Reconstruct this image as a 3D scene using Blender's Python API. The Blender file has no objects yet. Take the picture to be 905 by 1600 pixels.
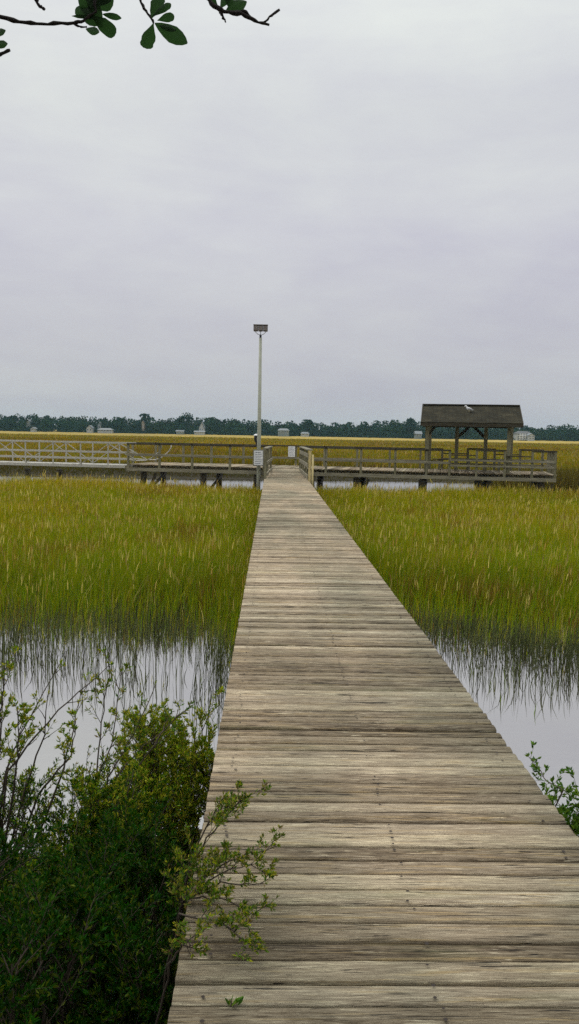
import bpy, math, random
import numpy as np
from mathutils import Vector, Matrix, Quaternion
random.seed(11)
rng = np.random.default_rng(11)
C = bpy.context.scene
COL = C.collection
PI = math.pi

# ------------------------------------------------------------------ camera
F = 1331.0
CAM_H = 2.9
cam_d = bpy.data.cameras.new('camera')
cam = bpy.data.objects.new('camera', cam_d)
COL.objects.link(cam)
cam_d.sensor_fit = 'VERTICAL'
cam_d.sensor_height = 24
cam_d.lens = F / 1600 * 24
cam_d.clip_start = 0.05
cam_d.clip_end = 5000
CM = (Matrix.Rotation(math.radians(-1.235), 4, 'Z') @ Matrix.Rotation(math.radians(90 - 5.30), 4, 'X')
      @ Matrix.Rotation(math.radians(1.03), 4, 'Z'))
cam.matrix_world = Matrix.Translation((0, 0, CAM_H)) @ CM
C.camera = cam
M3 = CM.to_3x3()
M3i = M3.inverted()


def ray(px, py):
    return M3 @ Vector(((px - 452.5) / F, -(py - 800) / F, -1))


def P(px, py, Y):
    """world point seen at photograph pixel (px, py) at distance Y ahead"""
    d = ray(px, py)
    return Vector((0, 0, CAM_H)) + d * (Y / d.y)


def project(v):
    c = M3i @ (Vector(v) - Vector((0, 0, CAM_H)))
    if c.z > -0.05:
        return None
    return (452.5 + F * c.x / -c.z, 800 - F * c.y / -c.z)


# ------------------------------------------------------------------ helpers
def tag(o, label=None, cat=None, group=None, kind=None):
    if label: o['label'] = label
    if cat: o['category'] = cat
    if group: o['group'] = group
    if kind: o['kind'] = kind
    return o


def empty(name, loc=(0, 0, 0), rz=0.0):
    o = bpy.data.objects.new(name, None)
    o.empty_display_size = 0.2
    COL.objects.link(o)
    o.location = loc
    o.rotation_euler = (0, 0, rz)
    return o


class MB:
    def __init__(s):
        s.v = []; s.f = []; s.smooth = False

    def box(s, x0, x1, y0, y1, z0, z1, ch=0.0):
        b = len(s.v)
        s.v += [(x0, y0, z0), (x1, y0, z0), (x1, y1, z0), (x0, y1, z0), (x0, y0, z1), (x1, y0, z1), (x1, y1, z1), (x0, y1, z1)]
        s.f += [tuple(b + i for i in q) for q in ((3, 2, 1, 0), (4, 5, 6, 7), (0, 1, 5, 4), (1, 2, 6, 5), (2, 3, 7, 6), (3, 0, 4, 7))]
        return s

    def bar(s, a, b, w, h, up=(0, 0, 1)):
        a = Vector(a); b = Vector(b)
        d = (b - a).normalized()
        sd = d.cross(Vector(up))
        if sd.length < 1e-4: sd = d.cross(Vector((1, 0, 0)))
        sd.normalize(); u = sd.cross(d).normalized()
        n = len(s.v)
        for p in (a, b):
            for i, j in ((-1, -1), (1, -1), (1, 1), (-1, 1)):
                s.v.append(tuple(p + sd * (i * w / 2) + u * (j * h / 2)))
        s.f += [tuple(n + i for i in q) for q in ((3, 2, 1, 0), (4, 5, 6, 7), (0, 1, 5, 4), (1, 2, 6, 5), (2, 3, 7, 6), (3, 0, 4, 7))]
        return s

    def tube(s, pts, rad, n=8, cap=True):
        pts = [Vector(p) for p in pts]
        if not hasattr(rad, '__len__'): rad = [rad] * len(pts)
        base = len(s.v)
        prev = None
        for i, p in enumerate(pts):
            a = pts[max(0, i - 1)]; b = pts[min(len(pts) - 1, i + 1)]
            d = (b - a)
            d = d.normalized() if d.length > 1e-7 else Vector((0, 0, 1))
            if prev is None:
                u = d.orthogonal().normalized()
            else:
                u = prev - d * prev.dot(d)
                u = u.normalized() if u.length > 1e-5 else d.orthogonal().normalized()
            prev = u
            w = d.cross(u)
            for k in range(n):
                t = 2 * PI * k / n
                s.v.append(tuple(p + (u * math.cos(t) + w * math.sin(t)) * rad[i]))
        for i in range(len(pts) - 1):
            for k in range(n):
                k2 = (k + 1) % n
                s.f.append((base + i * n + k, base + i * n + k2, base + (i + 1) * n + k2, base + (i + 1) * n + k))
        if cap:
            s.f.append(tuple(base + k for k in reversed(range(n))))
            e = base + (len(pts) - 1) * n
            s.f.append(tuple(e + k for k in range(n)))
        return s

    def poly(s, verts, faces):
        b = len(s.v)
        s.v += [tuple(v) for v in verts]
        s.f += [tuple(b + i for i in q) for q in faces]
        return s

    def build(s, name, mat, parent=None, bevel=0.0, smooth=False, loc=None):
        me = bpy.data.meshes.new(name)
        me.from_pydata(s.v, [], s.f)
        me.materials.append(mat)
        if smooth:
            me.shade_smooth()
        o = bpy.data.objects.new(name, me)
        COL.objects.link(o)
        if parent is not None: o.parent = parent
        if loc is not None: o.location = loc
        if bevel > 0:
            m = o.modifiers.new('bevel', 'BEVEL'); m.width = bevel; m.segments = 2; m.limit_method = 'ANGLE'
        return o


def np_mesh(name, verts, faces_list, mat, colors=None, parent=None, smooth=False):
    """faces_list: list of int arrays (n,k)"""
    me = bpy.data.meshes.new(name)
    verts = np.asarray(verts, dtype=np.float32)
    me.vertices.add(len(verts))
    me.vertices.foreach_set('co', verts.ravel())
    loops = np.concatenate([f.ravel() for f in faces_list]).astype(np.int32)
    tot = np.concatenate([np.full(len(f), f.shape[1], dtype=np.int32) for f in faces_list])
    start = np.concatenate([[0], np.cumsum(tot)[:-1]]).astype(np.int32)
    me.loops.add(len(loops))
    me.loops.foreach_set('vertex_index', loops)
    me.polygons.add(len(tot))
    me.polygons.foreach_set('loop_start', start)
    try:
        me.polygons.foreach_set('loop_total', tot)
    except Exception:
        pass
    me.update(calc_edges=True)
    if colors is not None:
        ca = me.color_attributes.new('tint', 'FLOAT_COLOR', 'POINT')
        c4 = np.ones((len(verts), 4), dtype=np.float32); c4[:, :3] = colors
        ca.data.foreach_set('color', c4.ravel())
    me.materials.append(mat)
    if smooth: me.shade_smooth()
    o = bpy.data.objects.new(name, me)
    COL.objects.link(o)
    if parent is not None: o.parent = parent
    return o


def vnoise(x, y, s, seed=0):
    """cheap smooth value noise in numpy, 0..1"""
    x = np.asarray(x) / s + seed * 17.3; y = np.asarray(y) / s + seed * 9.7
    xi = np.floor(x).astype(np.int64); yi = np.floor(y).astype(np.int64)
    fx = x - xi; fy = y - yi
    fx = fx * fx * (3 - 2 * fx); fy = fy * fy * (3 - 2 * fy)
    def h(a, b):
        n = (a * 374761393 + b * 668265263 + seed * 1442695) & 0x7fffffff
        n = ((n ^ (n >> 13)) * 1274126177) & 0x7fffffff
        return ((n ^ (n >> 16)) & 0xffff) / 65535.0
    return (h(xi, yi) * (1 - fx) + h(xi + 1, yi) * fx) * (1 - fy) + (h(xi, yi + 1) * (1 - fx) + h(xi + 1, yi + 1) * fx) * fy


# ------------------------------------------------------------------ materials
def new_mat(name):
    m = bpy.data.materials.new(name); m.use_nodes = True
    nt = m.node_tree
    return m, nt, nt.nodes['Principled BSDF']


def ramp(nt, fac, stops):
    r = nt.nodes.new('ShaderNodeValToRGB')
    e = r.color_ramp.elements
    while len(e) < len(stops): e.new(0.5)
    for i, (p, c) in enumerate(stops):
        e[i].position = p
        e[i].color = (c[0], c[1], c[2], 1) if hasattr(c, '__len__') else (c, c, c, 1)
    nt.links.new(fac, r.inputs['Fac'])
    return r.outputs['Color']


def noise(nt, vec, scale, detail=5, rough=0.6, dist=0.0):
    n = nt.nodes.new('ShaderNodeTexNoise')
    n.inputs['Scale'].default_value = scale; n.inputs['Detail'].default_value = detail
    n.inputs['Roughness'].default_value = rough; n.inputs['Distortion'].default_value = dist
    if vec is not None: nt.links.new(vec, n.inputs['Vector'])
    return n.outputs['Fac']


def mapping(nt, src, scale=(1, 1, 1), rot=(0, 0, 0), loc=(0, 0, 0)):
    m = nt.nodes.new('ShaderNodeMapping')
    m.inputs['Scale'].default_value = scale; m.inputs['Rotation'].default_value = rot; m.inputs['Location'].default_value = loc
    nt.links.new(src, m.inputs['Vector'])
    return m.outputs['Vector']


def mix(nt, a, b, fac, mode='MIX'):
    n = nt.nodes.new('ShaderNodeMix'); n.data_type = 'RGBA'; n.blend_type = mode
    for sock, v in ((n.inputs[0], fac), (n.inputs[6], a), (n.inputs[7], b)):
        if isinstance(v, (int, float)): sock.default_value = v
        elif isinstance(v, tuple): sock.default_value = (*v, 1)
        else: nt.links.new(v, sock)
    return n.outputs[2]


def mth(nt, op, a, b=None):
    n = nt.nodes.new('ShaderNodeMath'); n.operation = op
    for i, v in enumerate((a, b)):
        if v is None: continue
        if isinstance(v, (int, float)): n.inputs[i].default_value = v
        else: nt.links.new(v, n.inputs[i])
    return n.outputs[0]


def bump(nt, bsdf, h, strength, dist=0.01):
    b = nt.nodes.new('ShaderNodeBump'); b.inputs['Strength'].default_value = strength; b.inputs['Distance'].default_value = dist
    nt.links.new(h, b.inputs['Height']); nt.links.new(b.outputs['Normal'], bsdf.inputs['Normal'])


def simple(name, c, rough=0.7, metal=0.0, var=0.25, scale=3.0, bmp=0.1):
    m, nt, b = new_mat(name)
    tc = nt.nodes.new('ShaderNodeTexCoord')
    n = noise(nt, tc.outputs['Object'], scale, 6, 0.65)
    lo = tuple(x * (1 - var) for x in c); hi = tuple(min(1, x * (1 + var)) for x in c)
    nt.links.new(ramp(nt, n, [(0.3, lo), (0.7, hi)]), b.inputs['Base Color'])
    b.inputs['Roughness'].default_value = rough; b.inputs['Metallic'].default_value = metal
    bump(nt, b, noise(nt, tc.outputs['Object'], scale * 8, 4), bmp, 0.01)
    return m


def wood(name, cs, stretch=(1, 40, 40), per=True, bmp=0.5, geo=False, darks=1.0):
    """weathered timber, grain along the axis with the small stretch; 'plank' attribute shifts each board"""
    m, nt, b = new_mat(name)
    tc = nt.nodes.new('ShaderNodeTexCoord')
    src = tc.outputs['Object']
    if per:
        at = nt.nodes.new('ShaderNodeAttribute'); at.attribute_name = 'plank'
        sh = nt.nodes.new('ShaderNodeVectorMath'); sh.operation = 'SCALE'
        nt.links.new(at.outputs['Color'], sh.inputs[0]); sh.inputs['Scale'].default_value = 37.0
        ad = nt.nodes.new('ShaderNodeVectorMath'); ad.operation = 'ADD'
        nt.links.new(src, ad.inputs[0]); nt.links.new(sh.outputs[0], ad.inputs[1])
        src2 = ad.outputs[0]
    else:
        src2 = src
    g = noise(nt, mapping(nt, src2, stretch), 1.0, 8, 0.72, 0.4)
    g2 = noise(nt, mapping(nt, src2, tuple(s * 3.2 for s in stretch)), 1.0, 4, 0.6, 0.2)
    big = noise(nt, mapping(nt, src2, (0.9, 3, 3) if stretch[0] < stretch[1] else (3, 3, .9)), 1.0, 3)
    comb = mth(nt, 'ADD', mth(nt, 'MULTIPLY', g, 0.6), mth(nt, 'ADD', mth(nt, 'MULTIPLY', g2, 0.22), mth(nt, 'MULTIPLY', big, 0.18)))
    if per:
        sep = nt.nodes.new('ShaderNodeSeparateColor'); nt.links.new(at.outputs['Color'], sep.inputs[0])
        comb = mth(nt, 'ADD', comb, mth(nt, 'MULTIPLY', mth(nt, 'SUBTRACT', sep.outputs[2], 0.5), 0.16))
    col = ramp(nt, comb, [(0.34, cs[0]), (0.43, cs[1]), (0.52, cs[2]), (0.64, cs[3])])
    # cracks: thin dark checks along the grain
    cr = noise(nt, mapping(nt, src2, (stretch[0] * 1.6, stretch[1] * 2.2, stretch[2] * 2.2)), 1.0, 2, 0.5, 0.8)
    crk = ramp(nt, cr, [(0.30, 0.28 if darks > 0 else 1), (0.37, 1.0)])
    col = mix(nt, col, crk, 0.85, 'MULTIPLY')
    nt.links.new(col, b.inputs['Base Color'])
    b.inputs['Roughness'].default_value = 0.85
    b.inputs['Specular IOR Level'].default_value = 0.25
    hh = mth(nt, 'ADD', comb, mth(nt, 'MULTIPLY', crk, 0.3))
    bump(nt, b, hh, bmp, 0.012)
    return m


def deck_material():
    m, nt, b = new_mat('weathered_deck_boards')
    tc = nt.nodes.new('ShaderNodeTexCoord'); src = tc.outputs['Object']
    at = nt.nodes.new('ShaderNodeAttribute'); at.attribute_name = 'plank'
    sh = nt.nodes.new('ShaderNodeVectorMath'); sh.operation = 'SCALE'
    nt.links.new(at.outputs['Color'], sh.inputs[0]); sh.inputs['Scale'].default_value = 53.0
    ad = nt.nodes.new('ShaderNodeVectorMath'); ad.operation = 'ADD'
    nt.links.new(src, ad.inputs[0]); nt.links.new(sh.outputs[0], ad.inputs[1])
    s2 = ad.outputs[0]
    # warped grain
    grain = noise(nt, mapping(nt, s2, (7.0, 110, 110)), 1.0, 7, 0.7, 1.8)
    fine = noise(nt, mapping(nt, s2, (16, 230, 230)), 1.0, 4, 0.7, 0.4)
    broad = noise(nt, mapping(nt, s2, (2.4, 34, 34)), 1.0, 6, 0.66, 1.6)
    sep = nt.nodes.new('ShaderNodeSeparateColor'); nt.links.new(at.outputs['Color'], sep.inputs[0])
    v = mth(nt, 'ADD', mth(nt, 'MULTIPLY', grain, 0.46), mth(nt, 'MULTIPLY', fine, 0.16))
    v = mth(nt, 'ADD', v, mth(nt, 'MULTIPLY', broad, 0.38))
    v = mth(nt, 'ADD', v, mth(nt, 'MULTIPLY', mth(nt, 'SUBTRACT', sep.outputs[2], 0.5), 0.17))
    col = ramp(nt, v, [(0.37, (.06, .042, .024)), (0.42, (.18, .138, .088)), (0.475, (.275, .222, .155)), (0.53, (.36, .30, .217)), (0.585, (.46, .395, .29)), (0.64, (.70, .62, .45))])
    # grey weathering vs brown, per board and patchy
    patch = noise(nt, mapping(nt, src, (0.8, 0.6, 1)), 1.0, 3, 0.6)
    gf = mth(nt, 'ADD', mth(nt, 'MULTIPLY', patch, 0.9), mth(nt, 'MULTIPLY', mth(nt, 'SUBTRACT', sep.outputs[0], 0.5), 0.5))
    grey = mix(nt, col, (0.80, 0.79, 0.75), 1.0, 'MULTIPLY')
    col = mix(nt, col, grey, ramp(nt, gf, [(0.40, 0.0), (0.62, 0.85)]))
    # mossy tint strips
    mo = noise(nt, mapping(nt, s2, (0.8, 5, 5)), 1.3, 4, 0.6)
    col = mix(nt, col, (.20, .21, .10), ramp(nt, mo, [(0.58, 0.0), (0.74, 0.45)]))
    # ochre heartwood streaks and pale raised fibres
    oc = noise(nt, mapping(nt, s2, (2.2, 60, 60)), 1.0, 3, 0.6, 0.9)
    col = mix(nt, col, (.46, .34, .16), ramp(nt, oc, [(0.56, 0.0), (0.66, 0.6)]))
    pf = noise(nt, mapping(nt, s2, (6, 130, 130)), 1.0, 3, 0.6, 0.9)
    col = mix(nt, col, (.74, .66, .48), ramp(nt, pf, [(0.62, 0.0), (0.68, 0.7)]))
    bigt = noise(nt, mapping(nt, src, (1.1, .35, 1)), 1.0, 3, 0.5)
    col = mix(nt, col, mix(nt, (.68, .70, .64), (1.10, 1.04, .95), ramp(nt, bigt, [(0.38, 0.0), (0.62, 1.0)])), 1.0, 'MULTIPLY')
    hs = nt.nodes.new('ShaderNodeHueSaturation'); hs.inputs['Saturation'].default_value = 0.95; hs.inputs['Value'].default_value = 1.0
    nt.links.new(col, hs.inputs['Color']); col = hs.outputs['Color']
    # checks (short dark cracks) and knots
    cr = noise(nt, mapping(nt, s2, (3.4, 80, 80)), 1.0, 3, 0.55, 0.9)
    crk = ramp(nt, cr, [(0.34, 0.08), (0.365, 1.0)])
    col = mix(nt, col, crk, 0.9, 'MULTIPLY')
    vo = nt.nodes.new('ShaderNodeTexVoronoi'); vo.inputs['Scale'].default_value = 1.0
    nt.links.new(mapping(nt, s2, (2.2, 11, 11)), vo.inputs['Vector'])
    kn = ramp(nt, vo.outputs['Distance'], [(0.05, 0.08), (0.10, .7), (0.17, 1.0)])
    col = mix(nt, col, kn, 0.8, 'MULTIPLY')
    # nail heads in rows above the three stringers
    nt.links.new(col, b.inputs['Base Color'])
    b.inputs['Roughness'].default_value = 0.82; b.inputs['Specular IOR Level'].default_value = 0.25
    h = mth(nt, 'ADD', mth(nt, 'MULTIPLY', v, 1.0), mth(nt, 'MULTIPLY', crk, 0.35))
    bump(nt, b, h, 0.85, 0.02)
    return m


def leaf_mat(name, trans=0.3, rough=0.55, spec=0.3):
    m, nt, b = new_mat(name)
    at = nt.nodes.new('ShaderNodeAttribute'); at.attribute_name = 'tint'
    nt.links.new(at.outputs['Color'], b.inputs['Base Color'])
    b.inputs['Roughness'].default_value = rough
    b.inputs['Specular IOR Level'].default_value = spec
    tr = nt.nodes.new('ShaderNodeBsdfTranslucent')
    nt.links.new(at.outputs['Color'], tr.inputs['Color'])
    mx = nt.nodes.new('ShaderNodeMixShader'); mx.inputs[0].default_value = trans
    nt.links.new(b.outputs[0], mx.inputs[1]); nt.links.new(tr.outputs[0], mx.inputs[2])
    nt.links.new(mx.outputs[0], nt.nodes['Material Output'].inputs['Surface'])
    return m


M_deck = deck_material()
M_wood = wood('weathered_grey_green_timber', [(.09, .078, .05), (.15, .135, .09), (.23, .21, .145), (.34, .315, .23)], (2, 30, 30), per=False, bmp=0.4)
M_woodv = wood('weathered_post_timber', [(.075, .068, .04), (.13, .12, .07), (.20, .185, .115), (.31, .29, .19)], (30, 30, 2), per=False, bmp=0.4)
M_rail = wood('dark_weathered_rail_cap', [(.018, .015, .01), (.035, .03, .019), (.06, .052, .034), (.10, .09, .06)], (2, 30, 30), per=False, bmp=0.4)
M_pale = wood('pale_fresh_timber', [(.35, .27, .11), (.48, .38, .17), (.58, .48, .24), (.66, .57, .33)], (30, 30, 2), per=False, bmp=0.3)
M_pile = wood('wet_dark_piling_timber', [(.02, .018, .012), (.035, .03, .02), (.06, .052, .035), (.10, .09, .06)], (20, 20, 2), per=False, bmp=0.5)
M_metal = simple('dull_aluminium', (.40, .385, .33), 0.5, 0.2, 0.12, 4, 0.03)
M_pole = simple('grey_green_painted_pole', (.33, .34, .26), 0.6, 0.0, 0.12, 3, 0.05)
M_lamp = simple('brown_grey_lamp_housing', (.13, .11, .09), 0.5, 0.3, 0.2, 20, 0.05)
M_bracket = simple('pale_bracket_metal', (.5, .5, .5), 0.4, 0.6, 0.1, 10, 0.02)
M_lens = simple('dusty_lamp_glass', (.17, .14, .12), 0.4, 0.0, 0.2, 10, 0.02)
M_nail = simple('rusted_nail_heads', (.035, .026, .02), 0.8, 0.3, 0.3, 90, 0.0)
M_dark = simple('black_painted_metal', (.02, .02, .022), 0.5, 0.2, 0.2, 10, 0.02)
M_white = simple('white_paint', (.75, .76, .76), 0.6, 0, 0.06, 4, 0.03)
M_signw = simple('white_sign_face', (.74, .75, .75), 0.5, 0, 0.04, 9, 0.01)
M_signg = simple('grey_sign_backing', (.22, .21, .16), 0.8, 0, 0.2, 9, 0.1)
M_ink = simple('faded_print', (.08, .085, .10), 0.7, 0, 0.2, 30, 0.0)
M_bark = simple('grey_brown_bark', (.045, .036, .03), 0.9, 0, 0.4, 40, 0.6)
M_twig = simple('brown_twig', (.055, .04, .025), 0.85, 0, 0.35, 40, 0.3)
M_grass = leaf_mat('marsh_grass_blades', 0.27, 0.8, 0.03)
M_leaf = leaf_mat('shrub_leaves', 0.30, 0.6, 0.12)
M_oak = leaf_mat('oak_leaves', 0.42, 0.4, 0.4)
M_forest = leaf_mat('far_foliage', 0.2, 0.8, 0.1)


def roof_material():
    m, nt, b = new_mat('brown_asphalt_shingles')
    tc = nt.nodes.new('ShaderNodeTexCoord')
    br = nt.nodes.new('ShaderNodeTexBrick')
    nt.links.new(mapping(nt, tc.outputs['Object'], (1, 1, 1)), br.inputs['Vector'])
    br.inputs['Scale'].default_value = 3.2
    br.inputs['Color1'].default_value = (.024, .024, .016, 1); br.inputs['Color2'].default_value = (.040, .038, .025, 1)
    br.inputs['Mortar'].default_value = (.014, .012, .009, 1); br.inputs['Mortar Size'].default_value = 0.03
    br.inputs['Brick Width'].default_value = 1.0; br.inputs['Row Height'].default_value = 0.42
    n = noise(nt, tc.outputs['Object'], 2.5, 8, 0.7)
    c = mix(nt, br.outputs['Color'], ramp(nt, n, [(0.35, (.55, .55, .5)), (0.7, (1.5, 1.4, 1.2))]), 1.0, 'MULTIPLY')
    nt.links.new(c, b.inputs['Base Color'])
    b.inputs['Roughness'].default_value = 0.95; b.inputs['Specular IOR Level'].default_value = 0.15
    bump(nt, b, noise(nt, tc.outputs['Object'], 60, 4), 0.5, 0.01)
    return m


M_roof = roof_material()


# ------------------------------------------------------------------ world and light
SUN_EL, SUN_AZ = math.radians(52), math.radians(-35)   # azimuth from +Y towards +X
w = bpy.data.worlds.new('World'); C.world = w; w.use_nodes = True
nt = w.node_tree
bg = nt.nodes['Background']
sky = nt.nodes.new('ShaderNodeTexSky'); sky.sky_type = 'NISHITA'; sky.sun_disc = False
sky.sun_elevation = SUN_EL; sky.sun_rotation = SUN_AZ; sky.dust_density = 4.0; sky.air_density = 1.2
tc = nt.nodes.new('ShaderNodeTexCoord')
sep = nt.nodes.new('ShaderNodeSeparateXYZ'); nt.links.new(tc.outputs['Generated'], sep.inputs[0])
# overcast luminance against elevation; the zenith (out of frame) is the brightest, as under any overcast
K = 10.0   # the background strength is 0.1
grad = ramp(nt, sep.outputs['Z'], [(0.0, (.49, .505, .54)), (0.10, (.545, .55, .595)), (0.22, (.615, .62, .67)), (0.34, (.68, .70, .71)),
                                   (0.44, (.76, .785, .785)), (0.60, (1.1, 1.12, 1.14))])
rn = grad.node
e = rn.color_ramp.elements.new(1.0); e.color = (1.65, 1.68, 1.7, 1)
# streaky cloud variation, laid out on the cloud plane (direction / height)
dv = nt.nodes.new('ShaderNodeVectorMath'); dv.operation = 'DIVIDE'
cx = nt.nodes.new('ShaderNodeCombineXYZ')
zz = mth(nt, 'ADD', mth(nt, 'MAXIMUM', sep.outputs['Z'], 0.0), 0.16)
for i in range(3): nt.links.new(zz, cx.inputs[i])
nt.links.new(tc.outputs['Generated'], dv.inputs[0]); nt.links.new(cx.outputs[0], dv.inputs[1])
cl = noise(nt, mapping(nt, tc.outputs['Generated'], (1.6, 1.6, 9.0), (0, math.radians(24), 0)), 1.3, 5, 0.55, 0.5)
cl2 = noise(nt, mapping(nt, tc.outputs['Generated'], (3.2, 3.2, 7.0), (0, math.radians(18), 0), (3, 1, 0)), 2.2, 6, 0.62, 0.3)
var = mix(nt, (0.925, 0.915, 0.965), (1.075, 1.085, 1.05), ramp(nt, mth(nt, 'ADD', mth(nt, 'MULTIPLY', cl, .6), mth(nt, 'MULTIPLY', cl2, .4)), [(0.36, 0.0), (0.64, 1.0)]))
over = mix(nt, grad, var, 1.0, 'MULTIPLY')
over10 = mix(nt, over, (K, K, K), 1.0, 'MULTIPLY')
fin = mix(nt, sky.outputs['Color'], over10, 0.97)
nt.links.new(fin, bg.inputs['Color']); bg.inputs['Strength'].default_value = 0.1

sl = bpy.data.lights.new('sun', 'SUN'); sl.energy = 1.1; sl.angle = math.radians(25); sl.color = (1, .96, .88)
so = bpy.data.objects.new('sun', sl); COL.objects.link(so)
sd = Vector((math.sin(SUN_AZ) * math.cos(SUN_EL), math.cos(SUN_AZ) * math.cos(SUN_EL), math.sin(SUN_EL)))
so.rotation_euler = (-sd).to_track_quat('-Z', 'Y').to_euler()
so.location = (0, 0, 50)

# ------------------------------------------------------------------ terrain
DECK_Z = 1.29
XL, XR = -0.262, 1.262
PIER_Z = 1.47
BAY = 52.5


def graded(lo, hi, dense_lo, dense_hi, step, g=1.12):
    a = list(np.arange(dense_lo, dense_hi + 1e-6, step))
    s = step; x = dense_hi
    while x < hi:
        s *= g; x += s; a.append(min(x, hi))
    s = step; x = dense_lo
    while x > lo:
        s *= g; x -= s; a.insert(0, max(x, lo))
    return np.array(a)


def sstep(a, b, x):
    t = np.clip((x - a) / (b - a), 0, 1)
    return t * t * (3 - 2 * t)


def far_bank(x):
    return BAY + 1.5 * np.sin(x * 0.11) + 1.2 * (vnoise(x, 0 * x, 5, 4) - .5) - 0.05 * np.clip(x, -60, 60)


def terrain(x, y):
    n1 = vnoise(x, y, 0.7, 1); n2 = vnoise(x, y, 3.0, 2)
    shore = 6.0 + 0.9 * (n2 - .5) + np.where(x > 0.5, -0.2, 0.4)
    z = np.where(y < shore, 0.95 * sstep(shore, 1.0, y), 0)
    z = z + np.where(y < shore - .3, 0.09 * (n1 - .5), 0)
    z = z - 0.28 * sstep(shore - 0.3, shore + 1.2, y)
    z = z + 0.22 * sstep(8.5, 12.5, y) * (1 - sstep(33, 37, y))
    fb = far_bank(x)
    z = z + 0.27 * sstep(fb - 1, fb, y) + 0.45 * np.clip((y - fb) / 14.0, 0, 1)
    z = z + np.where(y > fb + 12, 0.10 * (vnoise(x, y, 6, 3) - .5) + 0.12 * (vnoise(x, y, 25, 6) - .5), 0)
    z = z + 1.2 * sstep(585, 640, y)
    return z


gx = graded(-1500, 1500, -12, 16, 0.28, 1.09)
gy = graded(-300, 1500, -1, 60, 0.35, 1.045)
X, Y = np.meshgrid(gx, gy)
Z = terrain(X, Y)
nx, ny = len(gx), len(gy)
idx = np.arange(nx * ny).reshape(ny, nx)
quads = np.stack([idx[:-1, :-1], idx[:-1, 1:], idx[1:, 1:], idx[1:, :-1]], -1).reshape(-1, 4)

m, nt, b = new_mat('marsh_ground')
geo = nt.nodes.new('ShaderNodeNewGeometry')
pos = geo.outputs['Position']
sp = nt.nodes.new('ShaderNodeSeparateXYZ'); nt.links.new(pos, sp.inputs[0])
mud = ramp(nt, noise(nt, pos, 1.6, 6, 0.7), [(0.3, (.018, .016, .009)), (0.7, (.045, .038, .022))])
bands = noise(nt, mapping(nt, pos, (0.006, 0.03, 1)), 1.0, 5, 0.6, 0.3)
tuft = noise(nt, mapping(nt, pos, (0.5, 0.22, 1)), 1.0, 6, 0.75)
v = mth(nt, 'ADD', mth(nt, 'MULTIPLY', bands, 0.62), mth(nt, 'MULTIPLY', tuft, 0.38))
marsh = ramp(nt, v, [(0.40, (.13, .095, .016)), (0.47, (.26, .185, .026)), (0.53, (.38, .275, .04)), (0.61, (.50, .37, .08))])
# paler grass towards the far edge of the marsh
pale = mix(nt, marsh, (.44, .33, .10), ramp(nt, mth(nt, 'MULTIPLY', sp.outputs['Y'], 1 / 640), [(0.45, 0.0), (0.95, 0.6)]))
isfar = ramp(nt, mth(nt, 'SUBTRACT', sp.outputs['Y'], 52.0), [(0.9, 0.0), (1.0, 1.0)])
hi = ramp(nt, sp.outputs['Z'], [(0.25, 0.0), (0.45, 1.0)])
fac = mth(nt, 'MULTIPLY', isfar, hi)
nt.links.new(mix(nt, mud, pale, fac), b.inputs['Base Color'])
b.inputs['Roughness'].default_value = 0.95; b.inputs['Specular IOR Level'].default_value = 0.1
bump(nt, b, tuft, 0.6, 0.3)
M_ground = m
ground = np_mesh('ground', np.stack([X.ravel(), Y.ravel(), Z.ravel()], -1), [quads], M_ground, smooth=True)
tag(ground, 'muddy shore and flat marsh ground', None, kind='structure')

# water: one sheet
m, nt, b = new_mat('silty_marsh_water')
geo = nt.nodes.new('ShaderNodeNewGeometry'); pos = geo.outputs['Position']
silt = ramp(nt, noise(nt, mapping(nt, pos, (0.4, 0.25, 1)), 1.0, 4, 0.6), [(0.35, (.09, .08, .07)), (0.65, (.13, .115, .10))])
nt.links.new(silt, b.inputs['Base Color'])
b.inputs['Roughness'].default_value = 0.03; b.inputs['IOR'].default_value = 1.33
gl = nt.nodes.new('ShaderNodeBsdfGlossy'); gl.inputs['Roughness'].default_value = 0.0
gl.inputs['Color'].default_value = (.76, .745, .74, 1)
rip = mth(nt, 'ADD', noise(nt, mapping(nt, pos, (2.2, 5.5, 1)), 1.0, 3, 0.5), mth(nt, 'MULTIPLY', noise(nt, mapping(nt, pos, (14, 22, 1)), 1.0, 2, 0.5), 0.12))
bn = nt.nodes.new('ShaderNodeBump'); bn.inputs['Strength'].default_value = 0.05; bn.inputs['Distance'].default_value = 0.03
nt.links.new(rip, bn.inputs['Height'])
nt.links.new(bn.outputs[0], b.inputs['Normal']); nt.links.new(bn.outputs[0], gl.inputs['Normal'])
mx = nt.nodes.new('ShaderNodeMixShader'); mx.inputs[0].default_value = 0.80
nt.links.new(b.outputs[0], mx.inputs[1]); nt.links.new(gl.outputs[0], mx.inputs[2])
nt.links.new(mx.outputs[0], nt.nodes['Material Output'].inputs['Surface'])
M_water = m
wt = MB().poly([(-1490, 2, 0), (1490, 2, 0), (1490, 560, 0), (-1490, 560, 0)], [(0, 1, 2, 3)]).build('water', M_water)
tag(wt, 'calm grey tidal water between the grass', None, kind='structure')


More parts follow.
